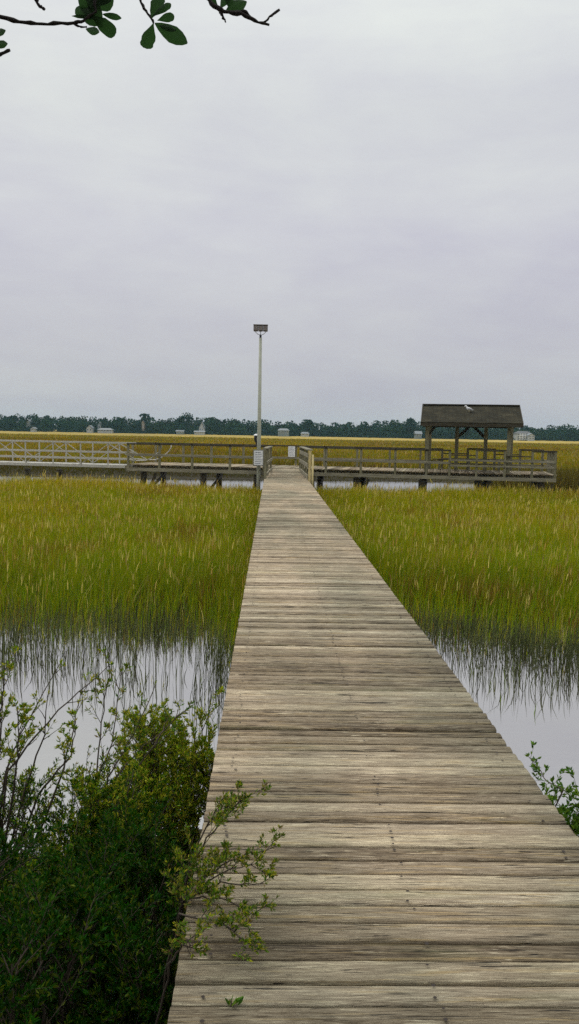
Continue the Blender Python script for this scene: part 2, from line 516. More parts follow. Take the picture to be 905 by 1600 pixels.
# ------------------------------------------------------------------ grass
def blades(name, x, y, h, wd, cols, label, bend=0.22, zf=None, parts=None):
    n = len(x)
    z = np.maximum(terrain(x, y), -0.12) - 0.04 if zf is None else zf
    th = rng.uniform(0, 2 * PI, n)                # facing of the flat side
    la = rng.uniform(0, 2 * PI, n)                # lean direction
    lean = np.abs(rng.normal(0, bend, n)) * h
    wind = 0.06 * h
    tw = np.stack([np.cos(th), np.sin(th)], -1) * (wd / 2)[:, None]
    lx = np.cos(la) * lean + wind; ly = np.sin(la) * lean * 0.7
    B = np.stack([x, y, z], -1)
    def pt(t, s, sgn):
        q = B.copy()
        q[:, 0] += lx * t ** 2; q[:, 1] += ly * t ** 2
        q[:, 2] += h * t * (1 - 0.12 * t * lean / np.maximum(h, .01))
        q[:, 0] += sgn * tw[:, 0] * s; q[:, 1] += sgn * tw[:, 1] * s
        return q
    V = np.stack([pt(0, .8, -1), pt(0, .8, 1), pt(.55, 1, -1), pt(.55, 1, 1), pt(1.0, 0, 0)], 1).reshape(-1, 3)
    b0 = np.arange(n) * 5
    q = np.stack([b0, b0 + 1, b0 + 3, b0 + 2], -1); t = np.stack([b0 + 2, b0 + 3, b0 + 4], -1)
    c = np.repeat(cols, 5, axis=0)
    o = np_mesh(name, V, [q, t], M_grass, c)
    tag(o, label, 'grass', kind='stuff')
    return o


OLIVE = np.array([.29, .32, .006]); GREEN = np.array([.13, .25, .006]); GOLD = np.array([.50, .37, .014])
STRAW = np.array([.72, .60, .18]); BROWN = np.array([.20, .105, .02]); DKG = np.array([.045, .085, .008])


def grass_cols(x, y, gold=0.0, straw=0.035):
    n = len(x)
    a = vnoise(x, y, 1.3, 11); b2 = vnoise(x, y, 4.5, 12); r = rng.random(n)
    t = np.clip(0.15 + gold + 0.55 * (b2 - .5) + 0.35 * (a - .5) + rng.normal(0, .22, n), 0, 1)[:, None]
    c = OLIVE * (1 - t) + GOLD * t
    g = (rng.random(n) < 0.30 + .25 * (1 - sstep(14, 26, y)))[:, None]
    c = np.where(g, GREEN * .75 + c * .25, c)
    c = np.where((r < straw)[:, None], STRAW * rng.uniform(.6, 1.1, (n, 1)), c)
    c = np.where(((r > 0.9) & (a > .45))[:, None], BROWN, c)
    pb = vnoise(x, y, .9, 14) * vnoise(x, y, 3.1, 15)
    c = np.where(((rng.random(n) < .45) & (pb > .42))[:, None], BROWN * 1.3, c)
    return c * rng.uniform(0.75, 1.25, (n, 1))


def left_edge(x):      # nearest y with grass, left of the boardwalk
    return 12.2 + 0.7 * (vnoise(x, 0 * x, 0.55, 21) - .5) + 0.9 * (vnoise(x, 0 * x, 1.8, 22) - .5) - 0.9 * np.exp(-((x + .45) / .35) ** 2) * 2.2


def right_edge(x):
    return (14.0 - 1.15 * np.clip(x - 1.9, 0, 6) ** 0.85 + 6.0 * np.exp(-((x - 1.25) / .42) ** 2)
            + 0.9 * (vnoise(x, 0 * x, 0.5, 23) - .5) + 0.8 * (vnoise(x, 0 * x, 1.6, 24) - .5))


def scatter(n, y0, y1, xa, xb, side):
    """points in a widening wedge; xa, xb are slopes"""
    y = np.sqrt(rng.uniform(y0 ** 2, y1 ** 2, n)) if y0 > 0 else rng.uniform(y0, y1, n)
    x = rng.uniform(0, 1, n)
    if side < 0: x = XL - 0.03 - x * (xa * y + 1.5)
    else: x = XR + 0.03 + x * (xb * y + 1.5)
    return x, y


front_y = lambda x: 34.0 - 0.2 * x
for side, nm, lab in ((-1, 'marsh_grass', 'tall olive marsh grass left of the boardwalk'), (1, 'marsh_grass', 'tall olive marsh grass right of the boardwalk')):
    N = 300000
    x, y = scatter(N, 7.5, 35, .40, .42, side)
    e = left_edge(x) if side < 0 else right_edge(x)
    din = y - e
    clump = vnoise(x, y, .35, 37) ** 2 * 2.2
    dens = np.where(din > 2.4, 1.0, np.where(din > 0, .05 + .07 * clump + (.95 - .07 * clump) * (din / 2.4) ** 2, (.05 + .07 * clump) * np.exp(din / 1.0)))
    keep = (rng.random(N) < dens * (0.75 + 0.5 * vnoise(x, y, .8, 31))) & (y < front_y(x) - 0.3 + 0.8 * (vnoise(x, y, 1.5, 32) - .5))
    x, y, din = x[keep], y[keep], din[keep]
    n = len(x)
    h = (0.88 + 0.16 * (vnoise(x, y, 2.2, 33) - .5) * 2 + 0.16 * (vnoise(x, y, .3, 35) - .5) - np.abs(rng.normal(0, .24, n))) * np.clip(0.52 + 0.17 * din, 0.38, 1.0) + np.where(x > 0, .30, .22) * sstep(27, 33.5, y) * (.6 + .8 * vnoise(x, y, .9, 39))
    # a lower fringe right beside the boards
    dx = np.where(side < 0, XL - x, x - XR)
    h = h * np.clip(0.75 + 0.5 * dx, .75, 1)
    h += (rng.random(n) < .04) * 0.18
    wd = rng.uniform(.007, .0125, n) * (0.55 + y / 28)
    cols = grass_cols(x, y, 0.10 + 0.25 * sstep(24, 33, y) + 0.22 * (y > 31))
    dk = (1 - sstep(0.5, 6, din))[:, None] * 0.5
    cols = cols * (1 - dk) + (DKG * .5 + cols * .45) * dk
    # seed heads: short straw-coloured tips standing just above the leaves
    k = rng.random(n) < .028 * (din > .5)
    hx, hy, hh = x[k], y[k], h[k]
    m_ = len(hx)
    EX = (hx + rng.normal(0, .03, m_), hy, rng.uniform(.10, .22, m_), rng.uniform(.011, .019, m_) * (.55 + hy / 30), (STRAW * .75 + GOLD * .2) * rng.uniform(.4, 1.15, (m_, 1)) * np.where(rng.random((m_, 1)) < .3, np.array([[.75, .6, .5]]), 1.0), terrain(hx, hy).clip(-.12) + np.maximum(hh, .5) - .10)
    zb = np.maximum(terrain(x, y), -0.12) - 0.04
    # thin dark stalks standing out in the open water along the edge
    sx, sy = scatter(75000, 7.5, 20, .40, .42, side)
    sd_ = sy - (left_edge(sx) if side < 0 else right_edge(sx))
    cl_ = vnoise(sx, sy, .28, 61) * .6 + vnoise(sx, sy, 1.1, 62) * .7
    kk = (rng.random(len(sx)) < np.where(sd_ > 0, .22, np.exp(sd_ / 1.35)) * cl_ ** 2 * .8) & (sd_ < 2.2) & (sd_ > -3.2)
    sx, sy = sx[kk], sy[kk]; ms = len(sx)
    x = np.concatenate([x, sx]); y = np.concatenate([y, sy]); h = np.concatenate([h, rng.uniform(.18, .50, ms)]); wd = np.concatenate([wd, rng.uniform(.006, .012, ms)])
    cols = np.concatenate([cols, np.array([.065, .075, .03]) * rng.uniform(.4, 1.7, (ms, 1))]); zb = np.concatenate([zb, np.full(ms, -.05)])
    x, y, h, wd, cols, zb = [np.concatenate([a_, b_]) for a_, b_ in zip((x, y, h, wd, cols, zb), (EX[0], EX[1], EX[2], EX[3], EX[4], EX[5]))]
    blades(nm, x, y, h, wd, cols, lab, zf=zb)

# far marsh beyond the creek
N = 230000
y = 53 * (330 / 53) ** rng.random(N)
x = rng.uniform(-.42, .46, N) * y + rng.uniform(-3, 3, N)
fb = far_bank(x)
keep = y > fb + 0.2
x, y, fb = x[keep], y[keep], fb[keep]
n = len(x)
g = 0.40 + 0.5 * (vnoise(x, y * .4, 18, 41) - .5)
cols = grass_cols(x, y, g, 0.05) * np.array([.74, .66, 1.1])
br = (vnoise(x, y * .35, 30, 44) + .4 * vnoise(x, y, 8, 45))[:, None]
cols = np.where(br > .92, cols * np.array([.8, .74, .85]), cols)
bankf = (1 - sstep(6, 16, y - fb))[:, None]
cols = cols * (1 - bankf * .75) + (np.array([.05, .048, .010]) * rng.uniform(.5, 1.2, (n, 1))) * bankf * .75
h = rng.normal(.42, .09, n) * (1 + .35 * (vnoise(x, y, 7, 42) - .5)) * np.clip(.2 + (y - fb) / 14, .2, 1)
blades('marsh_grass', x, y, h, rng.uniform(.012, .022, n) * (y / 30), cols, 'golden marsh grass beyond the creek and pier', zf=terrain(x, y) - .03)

# tall brown reeds past the right end of the pier
N = 9000
x = rng.uniform(10.9, 19, N); y = rng.uniform(36.5, 44, N)
keep = (vnoise(x, y, 1.6, 51) > .25)
x, y = x[keep], y[keep]; n = len(x)
cols = (np.array([.115, .075, .02]) * (1 - rng.random((n, 1)) * .5) + np.array([.08, .10, .01]) * rng.random((n, 1)) * .8)
o = blades('reed_bed', x, y, rng.normal(1.35, .2, n), rng.uniform(.03, .05, n), cols, 'brown reeds standing taller past the pier end', zf=np.full(n, -.1))

# low weeds on the near bank, under the shrubs
N = 16000
x = np.concatenate([rng.uniform(-4.5, XL - .03, N // 2), rng.uniform(XR + .03, 5.0, N // 2)]); y = rng.uniform(-1, 6.3, N)
keep = terrain(x, y) > 0.02
x, y = x[keep], y[keep]; n = len(x)
cols = np.array([.03, .055, .010]) * rng.uniform(.5, 1.5, (n, 1))
blades('bank_weeds', x, y, rng.uniform(.12, .38, n), rng.uniform(.006, .012, n), cols, 'dark low weeds covering the near bank', bend=.4, zf=terrain(x, y) - .02)


# ------------------------------------------------------------------ plank decks
def plank_mesh(name, xa, xb, y0, y1, zf, parent, mat, along='x', wdt=0.14, gap=0.006, segs=7, ragged=0.0015, seed=1, extra=None):
    """boards laid across; along='x' means each board runs in x and they follow each other in y"""
    rs = np.random.default_rng(seed)
    V = []; Q = []; A = []
    y = y0
    while y < y1 - 0.03:
        wd = wdt * rs.uniform(.97, 1.03)
        ya, yb = y + gap / 2 * rs.uniform(.3, 2.0), min(y + wd, y1) - gap / 2 * rs.uniform(.3, 2.0)
        e0, e1 = xa + rs.normal(0, ragged), xb + rs.normal(0, ragged)
        dz = rs.normal(0, .0022); tl = rs.normal(0, .003); cup = rs.normal(0.001, .0022)
        wav = rs.normal(0, .0022, segs + 1); a3 = rs.random(3)
        prof = [(ya, -.036), (ya, -.005), (ya + .005, 0), ((ya * 2 + yb) / 3, 0), ((ya + yb * 2) / 3, 0), (yb - .005, 0), (yb, -.005), (yb, -.036)]
        k = len(prof); base = len(V)
        for i in range(segs + 1):
            xx = e0 + (e1 - e0) * i / segs
            for j, (yy, zz) in enumerate(prof):
                c = cup * (1 if j in (3, 4) else -1)
                lift = tl * (j / (k - 1) - .5) * 2
                off = wav[i] * .9
                V.append((xx, yy + off * .6, zf(yy) + zz + dz + c + lift)); A.append(a3)
        for i in range(segs):
            for j in range(k):
                j2 = (j + 1) % k
                Q.append((base + i * k + j, base + (i + 1) * k + j, base + (i + 1) * k + j2, base + i * k + j2))
        for i in (0, segs):
            r = [base + i * k + j for j in range(k)]
            Q.append((r[0], r[1], r[6], r[7]) if i == 0 else (r[7], r[6], r[1], r[0]))
            Q.append((r[1], r[2], r[5], r[6]) if i == 0 else (r[6], r[5], r[2], r[1]))
        y += wd
    V = np.array(V)
    if along == 'y':
        V = V[:, [1, 0, 2]]
        Q = [q[::-1] for q in Q]
    fl_ = [np.array(Q, dtype=np.int32)]
    if extra is not None:
        fl_.append(np.array(extra.f, dtype=np.int32) + len(V)); V = np.concatenate([V, np.array(extra.v)]); A += [(.5, .5, .5)] * len(extra.v)
    o = np_mesh(name, V, fl_, mat, None, parent)
    if extra is not None:
        o.data.materials.append(M_nail)
        mi = np.zeros(len(o.data.polygons), dtype=np.int32); mi[len(Q):] = 1
        o.data.polygons.foreach_set('material_index', mi)
    ca = o.data.color_attributes.new('plank', 'FLOAT_COLOR', 'POINT')
    c4 = np.ones((len(V), 4), dtype=np.float32); c4[:, :3] = np.array(A)
    ca.data.foreach_set('color', c4.ravel())
    return o


def bw_z(y):
    return DECK_Z + (PIER_Z - 0.004 - DECK_Z) * float(np.clip((y - 32.4) / 2.0, 0, 1))


PIER_A = -math.atan(0.2)
pier = empty('fishing_pier', (0, 34.9, 0), PIER_A)
tag(pier, 'grey timber pier crossing behind the grass with railings and pilings', 'pier')
PM = Matrix.Translation((0, 34.9, 0)) @ Matrix.Rotation(PIER_A, 4, 'Z'); PMi = PM.inverted()


def pier_u(px, v=0.0, py=715):
    """local x on the pier's line at local depth v seen at column px"""
    d = PMi.to_3x3() @ ray(px, py); o = PMi @ Vector((0, 0, CAM_H))
    t = (v - o.y) / d.y
    return o.x + d.x * t


bw = empty('boardwalk', (0, 0, 0))
tag(bw, 'long narrow weathered plank boardwalk running straight out over the marsh', 'boardwalk')
nl = MB(); rn_ = random.Random(8)
yy = -1.35
while yy < 16:
    for xx in (XL + .10, (XL + XR) / 2, XR - .10):
        for o_ in (.026, .076):
            if rn_.random() < .45: continue
            cx_, cy_ = xx + rn_.gauss(0, .007), yy + o_ + rn_.gauss(0, .006); rd = rn_.uniform(.0045, .0075)
            nl.poly([(cx_ + rd * math.cos(t * PI / 4), cy_ + rd * math.sin(t * PI / 4), DECK_Z + .0075) for t in range(8)], [tuple(range(8))])
    yy += .102
plank_mesh('decking', XL, XR, 0.0 - 1.4, 32.4, bw_z, bw, M_deck, segs=8, seed=3, wdt=.102, gap=.010, extra=nl)
# the last piece narrows and climbs to the pier
zt = MB()
rp = plank_mesh('ramp_decking', -0.22, 1.22, 32.4, 34.62, bw_z, bw, M_deck, seed=5)
for xx in (XL + .10, (XL + XR) / 2, XR - .10):
    MB().box(xx - .022, xx + .022, -1.3, 34.5, DECK_Z - .30, DECK_Z - .042).build('stringer', M_wood, bw)
for yy in np.arange(2.4, 34, 3.05):
    for xx in (XL + .20, XR - .20):
        MB().tube([(xx, yy, -1.0), (xx, yy, DECK_Z - .305)], .085, 12).build('piling', M_pile, bw, smooth=False)
    MB().box(XL + .05, XR - .05, yy - .13, yy - .088, DECK_Z - .49, DECK_Z - .305).build('cross_beam', M_wood, bw)


def rail_run(parent, pts, z0, ztop, mids, cap=(.14, .06), midw=(.035, .09), post=.09, mat_post=None, mats=None, pb=0.35, bev=.004):
    mat_post = mat_post or M_woodv
    for i, p in enumerate(pts):
        m0 = mats.get(i, mat_post) if mats else mat_post
        MB().box(p[0] - post / 2, p[0] + post / 2, p[1] - post / 2, p[1] + post / 2, z0 - pb, ztop - cap[1] - .003).build('post', m0, parent, bevel=bev)
    for a, b2 in zip(pts[:-1], pts[1:]):
        d = (Vector((b2[0], b2[1], 0)) - Vector((a[0], a[1], 0))).normalized()
        a3 = Vector((a[0], a[1], ztop - cap[1] / 2)); b3 = Vector((b2[0], b2[1], ztop - cap[1] / 2))
        MB().bar(a3 - d * .046, b3 + d * .040, cap[0], cap[1]).build('top_rail', M_rail, parent, bevel=bev)
        nrm = Vector((d.y, -d.x, 0)) * (post / 2 + midw[0] / 2 + .002)
        for z in mids:
            MB().bar(Vector((a[0], a[1], z)) + nrm, Vector((b2[0], b2[1], z)) + nrm - d * .004, midw[0], midw[1]).build('mid_rail', M_wood, parent, bevel=bev)


# return rails at the mouth of the boardwalk
RB = [(1.275, 28.75), (1.245, 30.9), (1.215, 33.0), (1.18, 34.52)]
for i, (x, y) in enumerate(RB):
    MB().box(x - .045, x + .045, y - .045, y + .045, .85, DECK_Z + 1.03).build('post', M_pale if i == 0 else M_woodv, bw, bevel=.004)
for (a, b2) in zip(RB[:-1], RB[1:]):
    A3, B3 = Vector((a[0], a[1], 0)), Vector((b2[0], b2[1], 0)); d = (B3 - A3).normalized()
    za, zb = DECK_Z + 1.055, DECK_Z + 1.055
    MB().bar(A3 + Vector((0, 0, za)) - d * .05, B3 + Vector((0, 0, zb)) - d * .055, .19, .04).build('top_rail', M_wood, bw, bevel=.004)
    for z in (DECK_Z + .86, DECK_Z + .52, DECK_Z + .14):
        MB().bar(A3 + Vector((-.066, 0, z)) - d * .05, B3 + Vector((-.066, 0, z)) - d * .055, .035, .13).build('mid_rail', M_wood, bw, bevel=.004)
MB().tube([(1.37, 28.62, .75), (1.37, 28.62, DECK_Z + .10), (1.37, 28.62, DECK_Z + .9)], .035, 10).build('conduit_pipe', M_pale, bw, smooth=True)
LB = [(-.24, 29.8), (-.17, 32.1), (-.05, 34.40)]
for (x, y) in LB:
    MB().box(x - .045, x + .045, y - .045, y + .045, .85, DECK_Z + 1.03).build('post', M_woodv, bw, bevel=.004)
for (a, b2) in zip(LB[:-1], LB[1:]):
    A3, B3 = Vector((a[0], a[1], 0)), Vector((b2[0], b2[1], 0)); d = (B3 - A3).normalized()
    MB().bar(A3 + Vector((0, 0, DECK_Z + 1.055)) - d * .05, B3 + Vector((0, 0, DECK_Z + 1.055)) - d * .055, .15, .04).build('top_rail', M_wood, bw, bevel=.004)
    for z in (DECK_Z + .55, DECK_Z + .16):
        MB().bar(A3 + Vector((.066, 0, z)) - d * .05, B3 + Vector((.066, 0, z)) - d * .055, .035, .10).build('mid_rail', M_wood, bw, bevel=.004)

# ---- pier
PW = 3.0
TOP = 2.36
uL, uR = pier_u(201), pier_u(868)
plank_mesh('decking', 0.0, PW, uL - .08, uR + .08, lambda y: PIER_Z, pier, M_deck, along='y', segs=5, seed=9)
for v in (.55, PW / 2, PW - .55):
    MB().box(uL, uR, v - .02, v + .02, PIER_Z - .19, PIER_Z - .042).build('stringer', M_wood, pier)
# low outer beam carried by the posts, below a dark gap
uG0, uG1 = pier_u(413), pier_u(470)
MB().box(uL - .05, uG0 + .10, -.135, -.095, PIER_Z - .28, PIER_Z - .14).build('outer_beam', M_wood, pier, bevel=.005)
MB().box(uG1 - .05, uR + .05, -.135, -.095, PIER_Z - .28, PIER_Z - .14).build('outer_beam', M_wood, pier, bevel=.005)
# near rails
lp = [pier_u(x) for x in (201, 250, 301, 360)] + [uG0]
rail_run(pier, [(u, -.05) for u in lp], PIER_Z, TOP, (1.87,), pb=.30)
rp_ = [uG1] + [pier_u(x) for x in (510, 564.5, 618)] + [pier_u(667), pier_u(703)]
rail_run(pier, [(u, -.05) for u in rp_], PIER_Z, TOP, (1.84,), pb=.30)
LOW = 2.17
seq = [pier_u(x) for x in (703, 745, 789, 832, 868)]
for i, (a, b2) in enumerate(zip(seq[:-1], seq[1:])):
    zt = LOW if i % 2 == 0 else TOP
    MB().bar((a + .05, -.05, zt - .02), (b2 - .05, -.05, zt - .02), .13, .04).build('top_rail', M_rail, pier, bevel=.004)
    if zt == TOP:
        MB().bar((a - .045, -.05, zt + .022), (b2 + .045, -.05, zt + .022), .14, .035).build('rail_cap', M_rail, pier, bevel=.004)
    for z in (1.95, 1.74):
        MB().bar((a, -.114, z), (b2 - .004, -.114, z), .035, .07).build('mid_rail', M_wood, pier, bevel=.004)
for u in seq[1:]:
    MB().box(u - .045, u + .045, -.095, -.005, PIER_Z - .30, TOP).build('post', M_woodv, pier, bevel=.004)
# far rails
fl = [pier_u(x, PW) for x in (207, 243, 286, 330, 380, 421, 462, 507, 558, 609, 657, 691)]
rail_run(pier, [(u, PW + .05) for u in fl], PIER_Z, TOP, (1.80,), pb=.25)
fs = [pier_u(x, PW) for x in (691, 731, 773, 813, 848)]
for i, (a, b2) in enumerate(zip(fs[:-1], fs[1:])):
    zt = LOW if i % 2 == 0 else TOP
    MB().bar((a + .05, PW + .05, zt - .02), (b2 - .05, PW + .05, zt - .02), .13, .04).build('top_rail', M_rail, pier, bevel=.004)
    if zt == TOP:
        MB().bar((a - .045, PW + .05, zt + .022), (b2 + .045, PW + .05, zt + .022), .14, .035).build('rail_cap', M_rail, pier, bevel=.004)
    for z in (1.92, 1.72):
        MB().bar((a, PW - .016, z), (b2 - .004, PW - .016, z), .035, .07).build('mid_rail', M_wood, pier, bevel=.004)
for u in fs[1:]:
    MB().box(u - .05, u + .05, PW + .005, PW + .095, PIER_Z - .30, TOP).build('post', M_woodv, pier, bevel=.004)
# end rail across the right end
eu = uR
for v in (.75, 1.5, 2.25):
    MB().box(eu - .045, eu + .045, v - .045, v + .045, PIER_Z - .25, TOP - .043).build('post', M_woodv, pier, bevel=.004)
MB().bar((eu, -.0, TOP - .02), (eu, PW + .0, TOP - .02), .13, .04).build('top_rail', M_rail, pier, bevel=.004)
for z in (1.95, 1.74):
    MB().bar((eu - .066, 0, z), (eu - .066, PW, z), .035, .07).build('mid_rail', M_wood, pier, bevel=.004)
# pilings with caps and braces
for px in (222, 316, 400, 486, 557, 660, 752, 767, 848):
    u = pier_u(px)
    for v in (.22, PW - .22):
        MB().tube([(u, v, -1.1), (u, v, PIER_Z - .345)], [.14, .13], 12).build('piling', M_pile, pier)
    MB().box(u - .07, u + .07, -.02, PW + .02, PIER_Z - .34, PIER_Z - .195).build('pile_cap', M_pile, pier, bevel=.005)
    MB().bar((u + .16, .24, .35), (u + .16, PW - .24, PIER_Z - .45), .04, .14).build('brace', M_pile, pier)
for px in (213, 230, 308, 392, 563, 852):
    u = pier_u(px)
    MB().bar((u, .12, 0.25), (u + .35, .12, PIER_Z - .36), .05, .12).build('brace', M_pile, pier)

# ------------------------------------------------------------------ shelter
sh = empty('roofed_shelter', tuple(PM @ Vector((pier_u(731), PW / 2, PIER_Z))), PIER_A)
tag(sh, 'open timber shelter with brown shingle gable roof on the pier', 'shelter')
S = PM.inverted() @ sh.location
u0 = pier_u(666.5) - S.x; u3 = pier_u(797) - S.x
EV = 3.31 - PIER_Z; RG = 4.09 - PIER_Z
vf, vb = -PW / 2 + .06, PW / 2 - .10
def spost(u, v, th=.14, zb=.003):
    MB().box(u - th / 2, u + th / 2, v - th / 2, v + th / 2, zb, EV + .02).build('post', M_woodv, sh, bevel=.006)
spost(u0, vf - .0, .15); spost(u3 - .06, vf, .14)
rl = [pier_u(px, PW / 2 + 0.75) - S.x for px in (713, 758)]
rb = [pier_u(px, PW - .1) - S.x for px in (671, 798)]
spost(rb[0], vb); spost(rb[1], vb)
for u in rl: spost(u, .75, .15)
MB().box(u0 - .25, u3 + .30, vf - .05, vf + .05, EV + .025, EV + .17).build('beam', M_rail, sh)
MB().box(u0 - .15, u3 + .40, vb - .05, vb + .05, EV + .025, EV + .17).build('beam', M_rail, sh)
MB().box(u0 - .15, u3 + .35, .70, .80, EV + .025, EV + .17).build('beam', M_rail, sh)
cm = (rl[0] + rl[1]) / 2
for s_, u in ((1, rl[0]), (-1, rl[1])):
    MB().bar((u + s_ * .07, .75, EV - .42), (cm - s_ * .05, .75, EV + .03), .07, .12).build('brace', M_rail, sh)
MB().bar((u0 + .07, vf, EV - .35), (u0 + .36, vf, EV + .03), .06, .1).build('brace', M_rail, sh)
# roof: two thick slopes with barge boards
ra, rb2 = u0 - .22, u3 + .38
OV = .42
def slope(sgn):
    va, vr = sgn * (PW / 2 + OV), 0.0
    m_ = MB(); th = .06
    A = [(ra, va, EV + .06), (rb2, va, EV + .06), (rb2, vr, RG), (ra, vr, RG)]
    n = Vector((0, (RG - EV) * sgn, abs(va))).normalized() * th
    B_ = [tuple(Vector(p) + n) for p in A]
    B_[2] = (A[2][0], 0, RG + th * 1.12); B_[3] = (A[3][0], 0, RG + th * 1.12)
    if sgn < 0:
        f = [(3, 2, 1, 0), (4, 5, 6, 7), (0, 1, 5, 4), (1, 2, 6, 5), (3, 0, 4, 7)]
    else:
        f = [(0, 1, 2, 3), (7, 6, 5, 4), (4, 5, 1, 0), (5, 6, 2, 1), (7, 4, 0, 3)]
    m_.poly(A + B_, f)
    return m_.build('roof', M_roof, sh)
r1 = slope(-1); r2 = slope(1)
for sgn in (-1, 1):
    va = sgn * (PW / 2 + OV)
    MB().bar((ra - .02, va, EV + .02), (rb2 + .02, va, EV + .02), .035, .13).build('fascia', M_rail, sh)
    for uu in (ra - .025, rb2 + .025):
        MB().bar((uu, va + sgn * .005, EV + .045), (uu, sgn * .01, RG + .01), .035, .15).build('barge_board', M_rail, sh)
MB().bar((ra - .03, 0, RG + .085), (rb2 + .03, 0, RG + .085), .22, .035).build('ridge_cap', M_rail, sh)
# gable infill boards
for uu in (ra + .3, rb2 - .3):
    MB().poly([(uu, -(PW / 2 + .2), EV + .17), (uu, PW / 2 + .2, EV + .17), (uu, 0, RG - .03), (uu + .03, -(PW / 2 + .2), EV + .17), (uu + .03, PW / 2 + .2, EV + .17), (uu + .03, 0, RG - .03)],
              [(0, 2, 1), (3, 4, 5), (0, 1, 4, 3), (1, 2, 5, 4), (2, 0, 3, 5)]).build('gable_panel', M_wood, sh)
# bench along the back, inside the shelter
bn_u0, bn_u1 = pier_u(676, PW) - S.x, pier_u(790, PW) - S.x
bench = empty('bench', tuple(sh.matrix_basis @ Vector(((bn_u0 + bn_u1) / 2, vb - .55, .0))), PIER_A)
tag(bench, 'long plain timber bench under the shelter roof', 'bench')
L2 = (bn_u1 - bn_u0) / 2
MB().box(-L2, L2, -.18, .18, .42, .46).build('seat', M_rail, bench, bevel=.004)
for u in (-L2 + .3, 0, L2 - .3):
    MB().box(u - .045, u + .045, -.14, .14, .003, .418).build('leg', M_woodv, bench, bevel=.004)

# bird on the roof
slope_z = lambda v: EV + .06 + (RG - EV - .06) * (1 - abs(v) / (PW / 2 + OV))
bu = pier_u(730, PW / 2 - .5) - S.x; bv = -.80
bird = empty('gull', tuple(sh.matrix_basis @ Vector((bu, bv, slope_z(bv) + .065))), PIER_A)
tag(bird, 'pale gull perched on the shelter roof near the ridge', 'bird')
pts = [(.24, 0, .10), (.17, 0, .12), (.09, 0, .15), (0, 0, .175), (-.08, 0, .20), (-.125, 0, .255), (-.145, 0, .30), (-.175, 0, .325), (-.21, 0, .32), (-.235, 0, .312), (-.275, 0, .30)]
M_gull = simple('white_feathers', (.68, .68, .66), .8, 0, .05, 20, .1); M_gw = simple('grey_feathers', (.36, .37, .39), .8, 0, .1, 20, .1)
o = MB().tube(pts, [.012, .035, .062, .078, .076, .050, .040, .042, .034, .015, .006], 12).build('body', M_gull, bird, smooth=True)
for s_ in (-1, 1):
    MB().tube([(-.06, s_ * .062, .20), (.03, s_ * .074, .185), (.14, s_ * .045, .15), (.27, s_ * .012, .12)], [.02, .036, .026, .006], 8).build('wing', M_gw, bird, smooth=True)
    MB().tube([(0, s_ * .03, .11), (0, s_ * .03, 0.03), (-.0, s_ * .03, -.04)], .007, 6).build('leg', M_pale, bird)
bird.scale = (.74, .74, .74)

# ------------------------------------------------------------------ gangway
gw = empty('metal_gangway', (0, 34.9, 0), PIER_A)
tag(gw, 'pale metal truss gangway leading left off the pier', 'gangway')
GT, GB = 2.345, 1.36
gdef = {0: [pier_u(x) for x in (-260, -217, -174, -131, -88, -45, -3, 40, 83, 126, 169, 196)], 1.25: None}
du = gdef[0][4] - gdef[0][3]
for v, us in ((0.0, gdef[0]), (1.25, [u + .02 for u in gdef[0]])):
    a, b2 = us[0], us[-1]
    MB().bar((a, v, GT), (b2, v, GT), .06, .06).build('top_rail', M_metal, gw)
    MB().bar((a, v, 1.94), (b2, v, 1.94), .04, .05).build('mid_rail', M_metal, gw)
    MB().bar((a, v, 1.66), (b2, v, 1.66), .04, .05).build('mid_rail', M_metal, gw)
    MB().bar((a, v, GB), (b2, v, GB), .07, .12).build('bottom_chord', M_metal, gw)
    for u in us[:-1]:
        MB().bar((u, v, GB + .062), (u, v, GT - .032), .045, .045).build('upright', M_metal, gw)
    for i, (p, q) in enumerate(zip(us[:-2], us[1:-1])):
        up = (i % 2 == 0)
        z0, z1 = (GT - .04, GB + .07) if up else (GB + .07, GT - .04)
        MB().bar((p, v + .03, z0), (q, v + .03, z1), .02, .028).build('diagonal', M_metal, gw)
    # last diagonal and the curved hand rail that reaches onto the pier
    MB().bar((us[-2], v + .03, GT - .04), (us[-1] + .45, v + .03, PIER_Z + .18), .03, .04).build('diagonal', M_metal, gw)
    c = us[-1] + .45
    arc = [(us[-1] - .1, v + .05, 1.66), (c, v + .05, 1.62), (c + .42, v + .05, 1.63), (c + .72, v + .05, 1.76), (c + 1.0, v + .05, 2.0), (c + 1.12, v + .05, 2.17), (c + 1.12, v + .05, 2.28)]
    MB().tube(arc, .024, 8).build('curved_handrail', M_metal, gw, smooth=True)
plank_mesh('walking_surface', .06, 1.19, gdef[0][0], gdef[0][-1], lambda y: GB + .06, gw, M_metal, along='y', segs=2, wdt=.3, seed=12, ragged=0)
for px in (-215, 14, 66):
    u = pier_u(px)
    MB().tube([(u, 1.7, -1), (u, 1.7, 1.1)], .13, 12).build('piling', M_pile, gw)

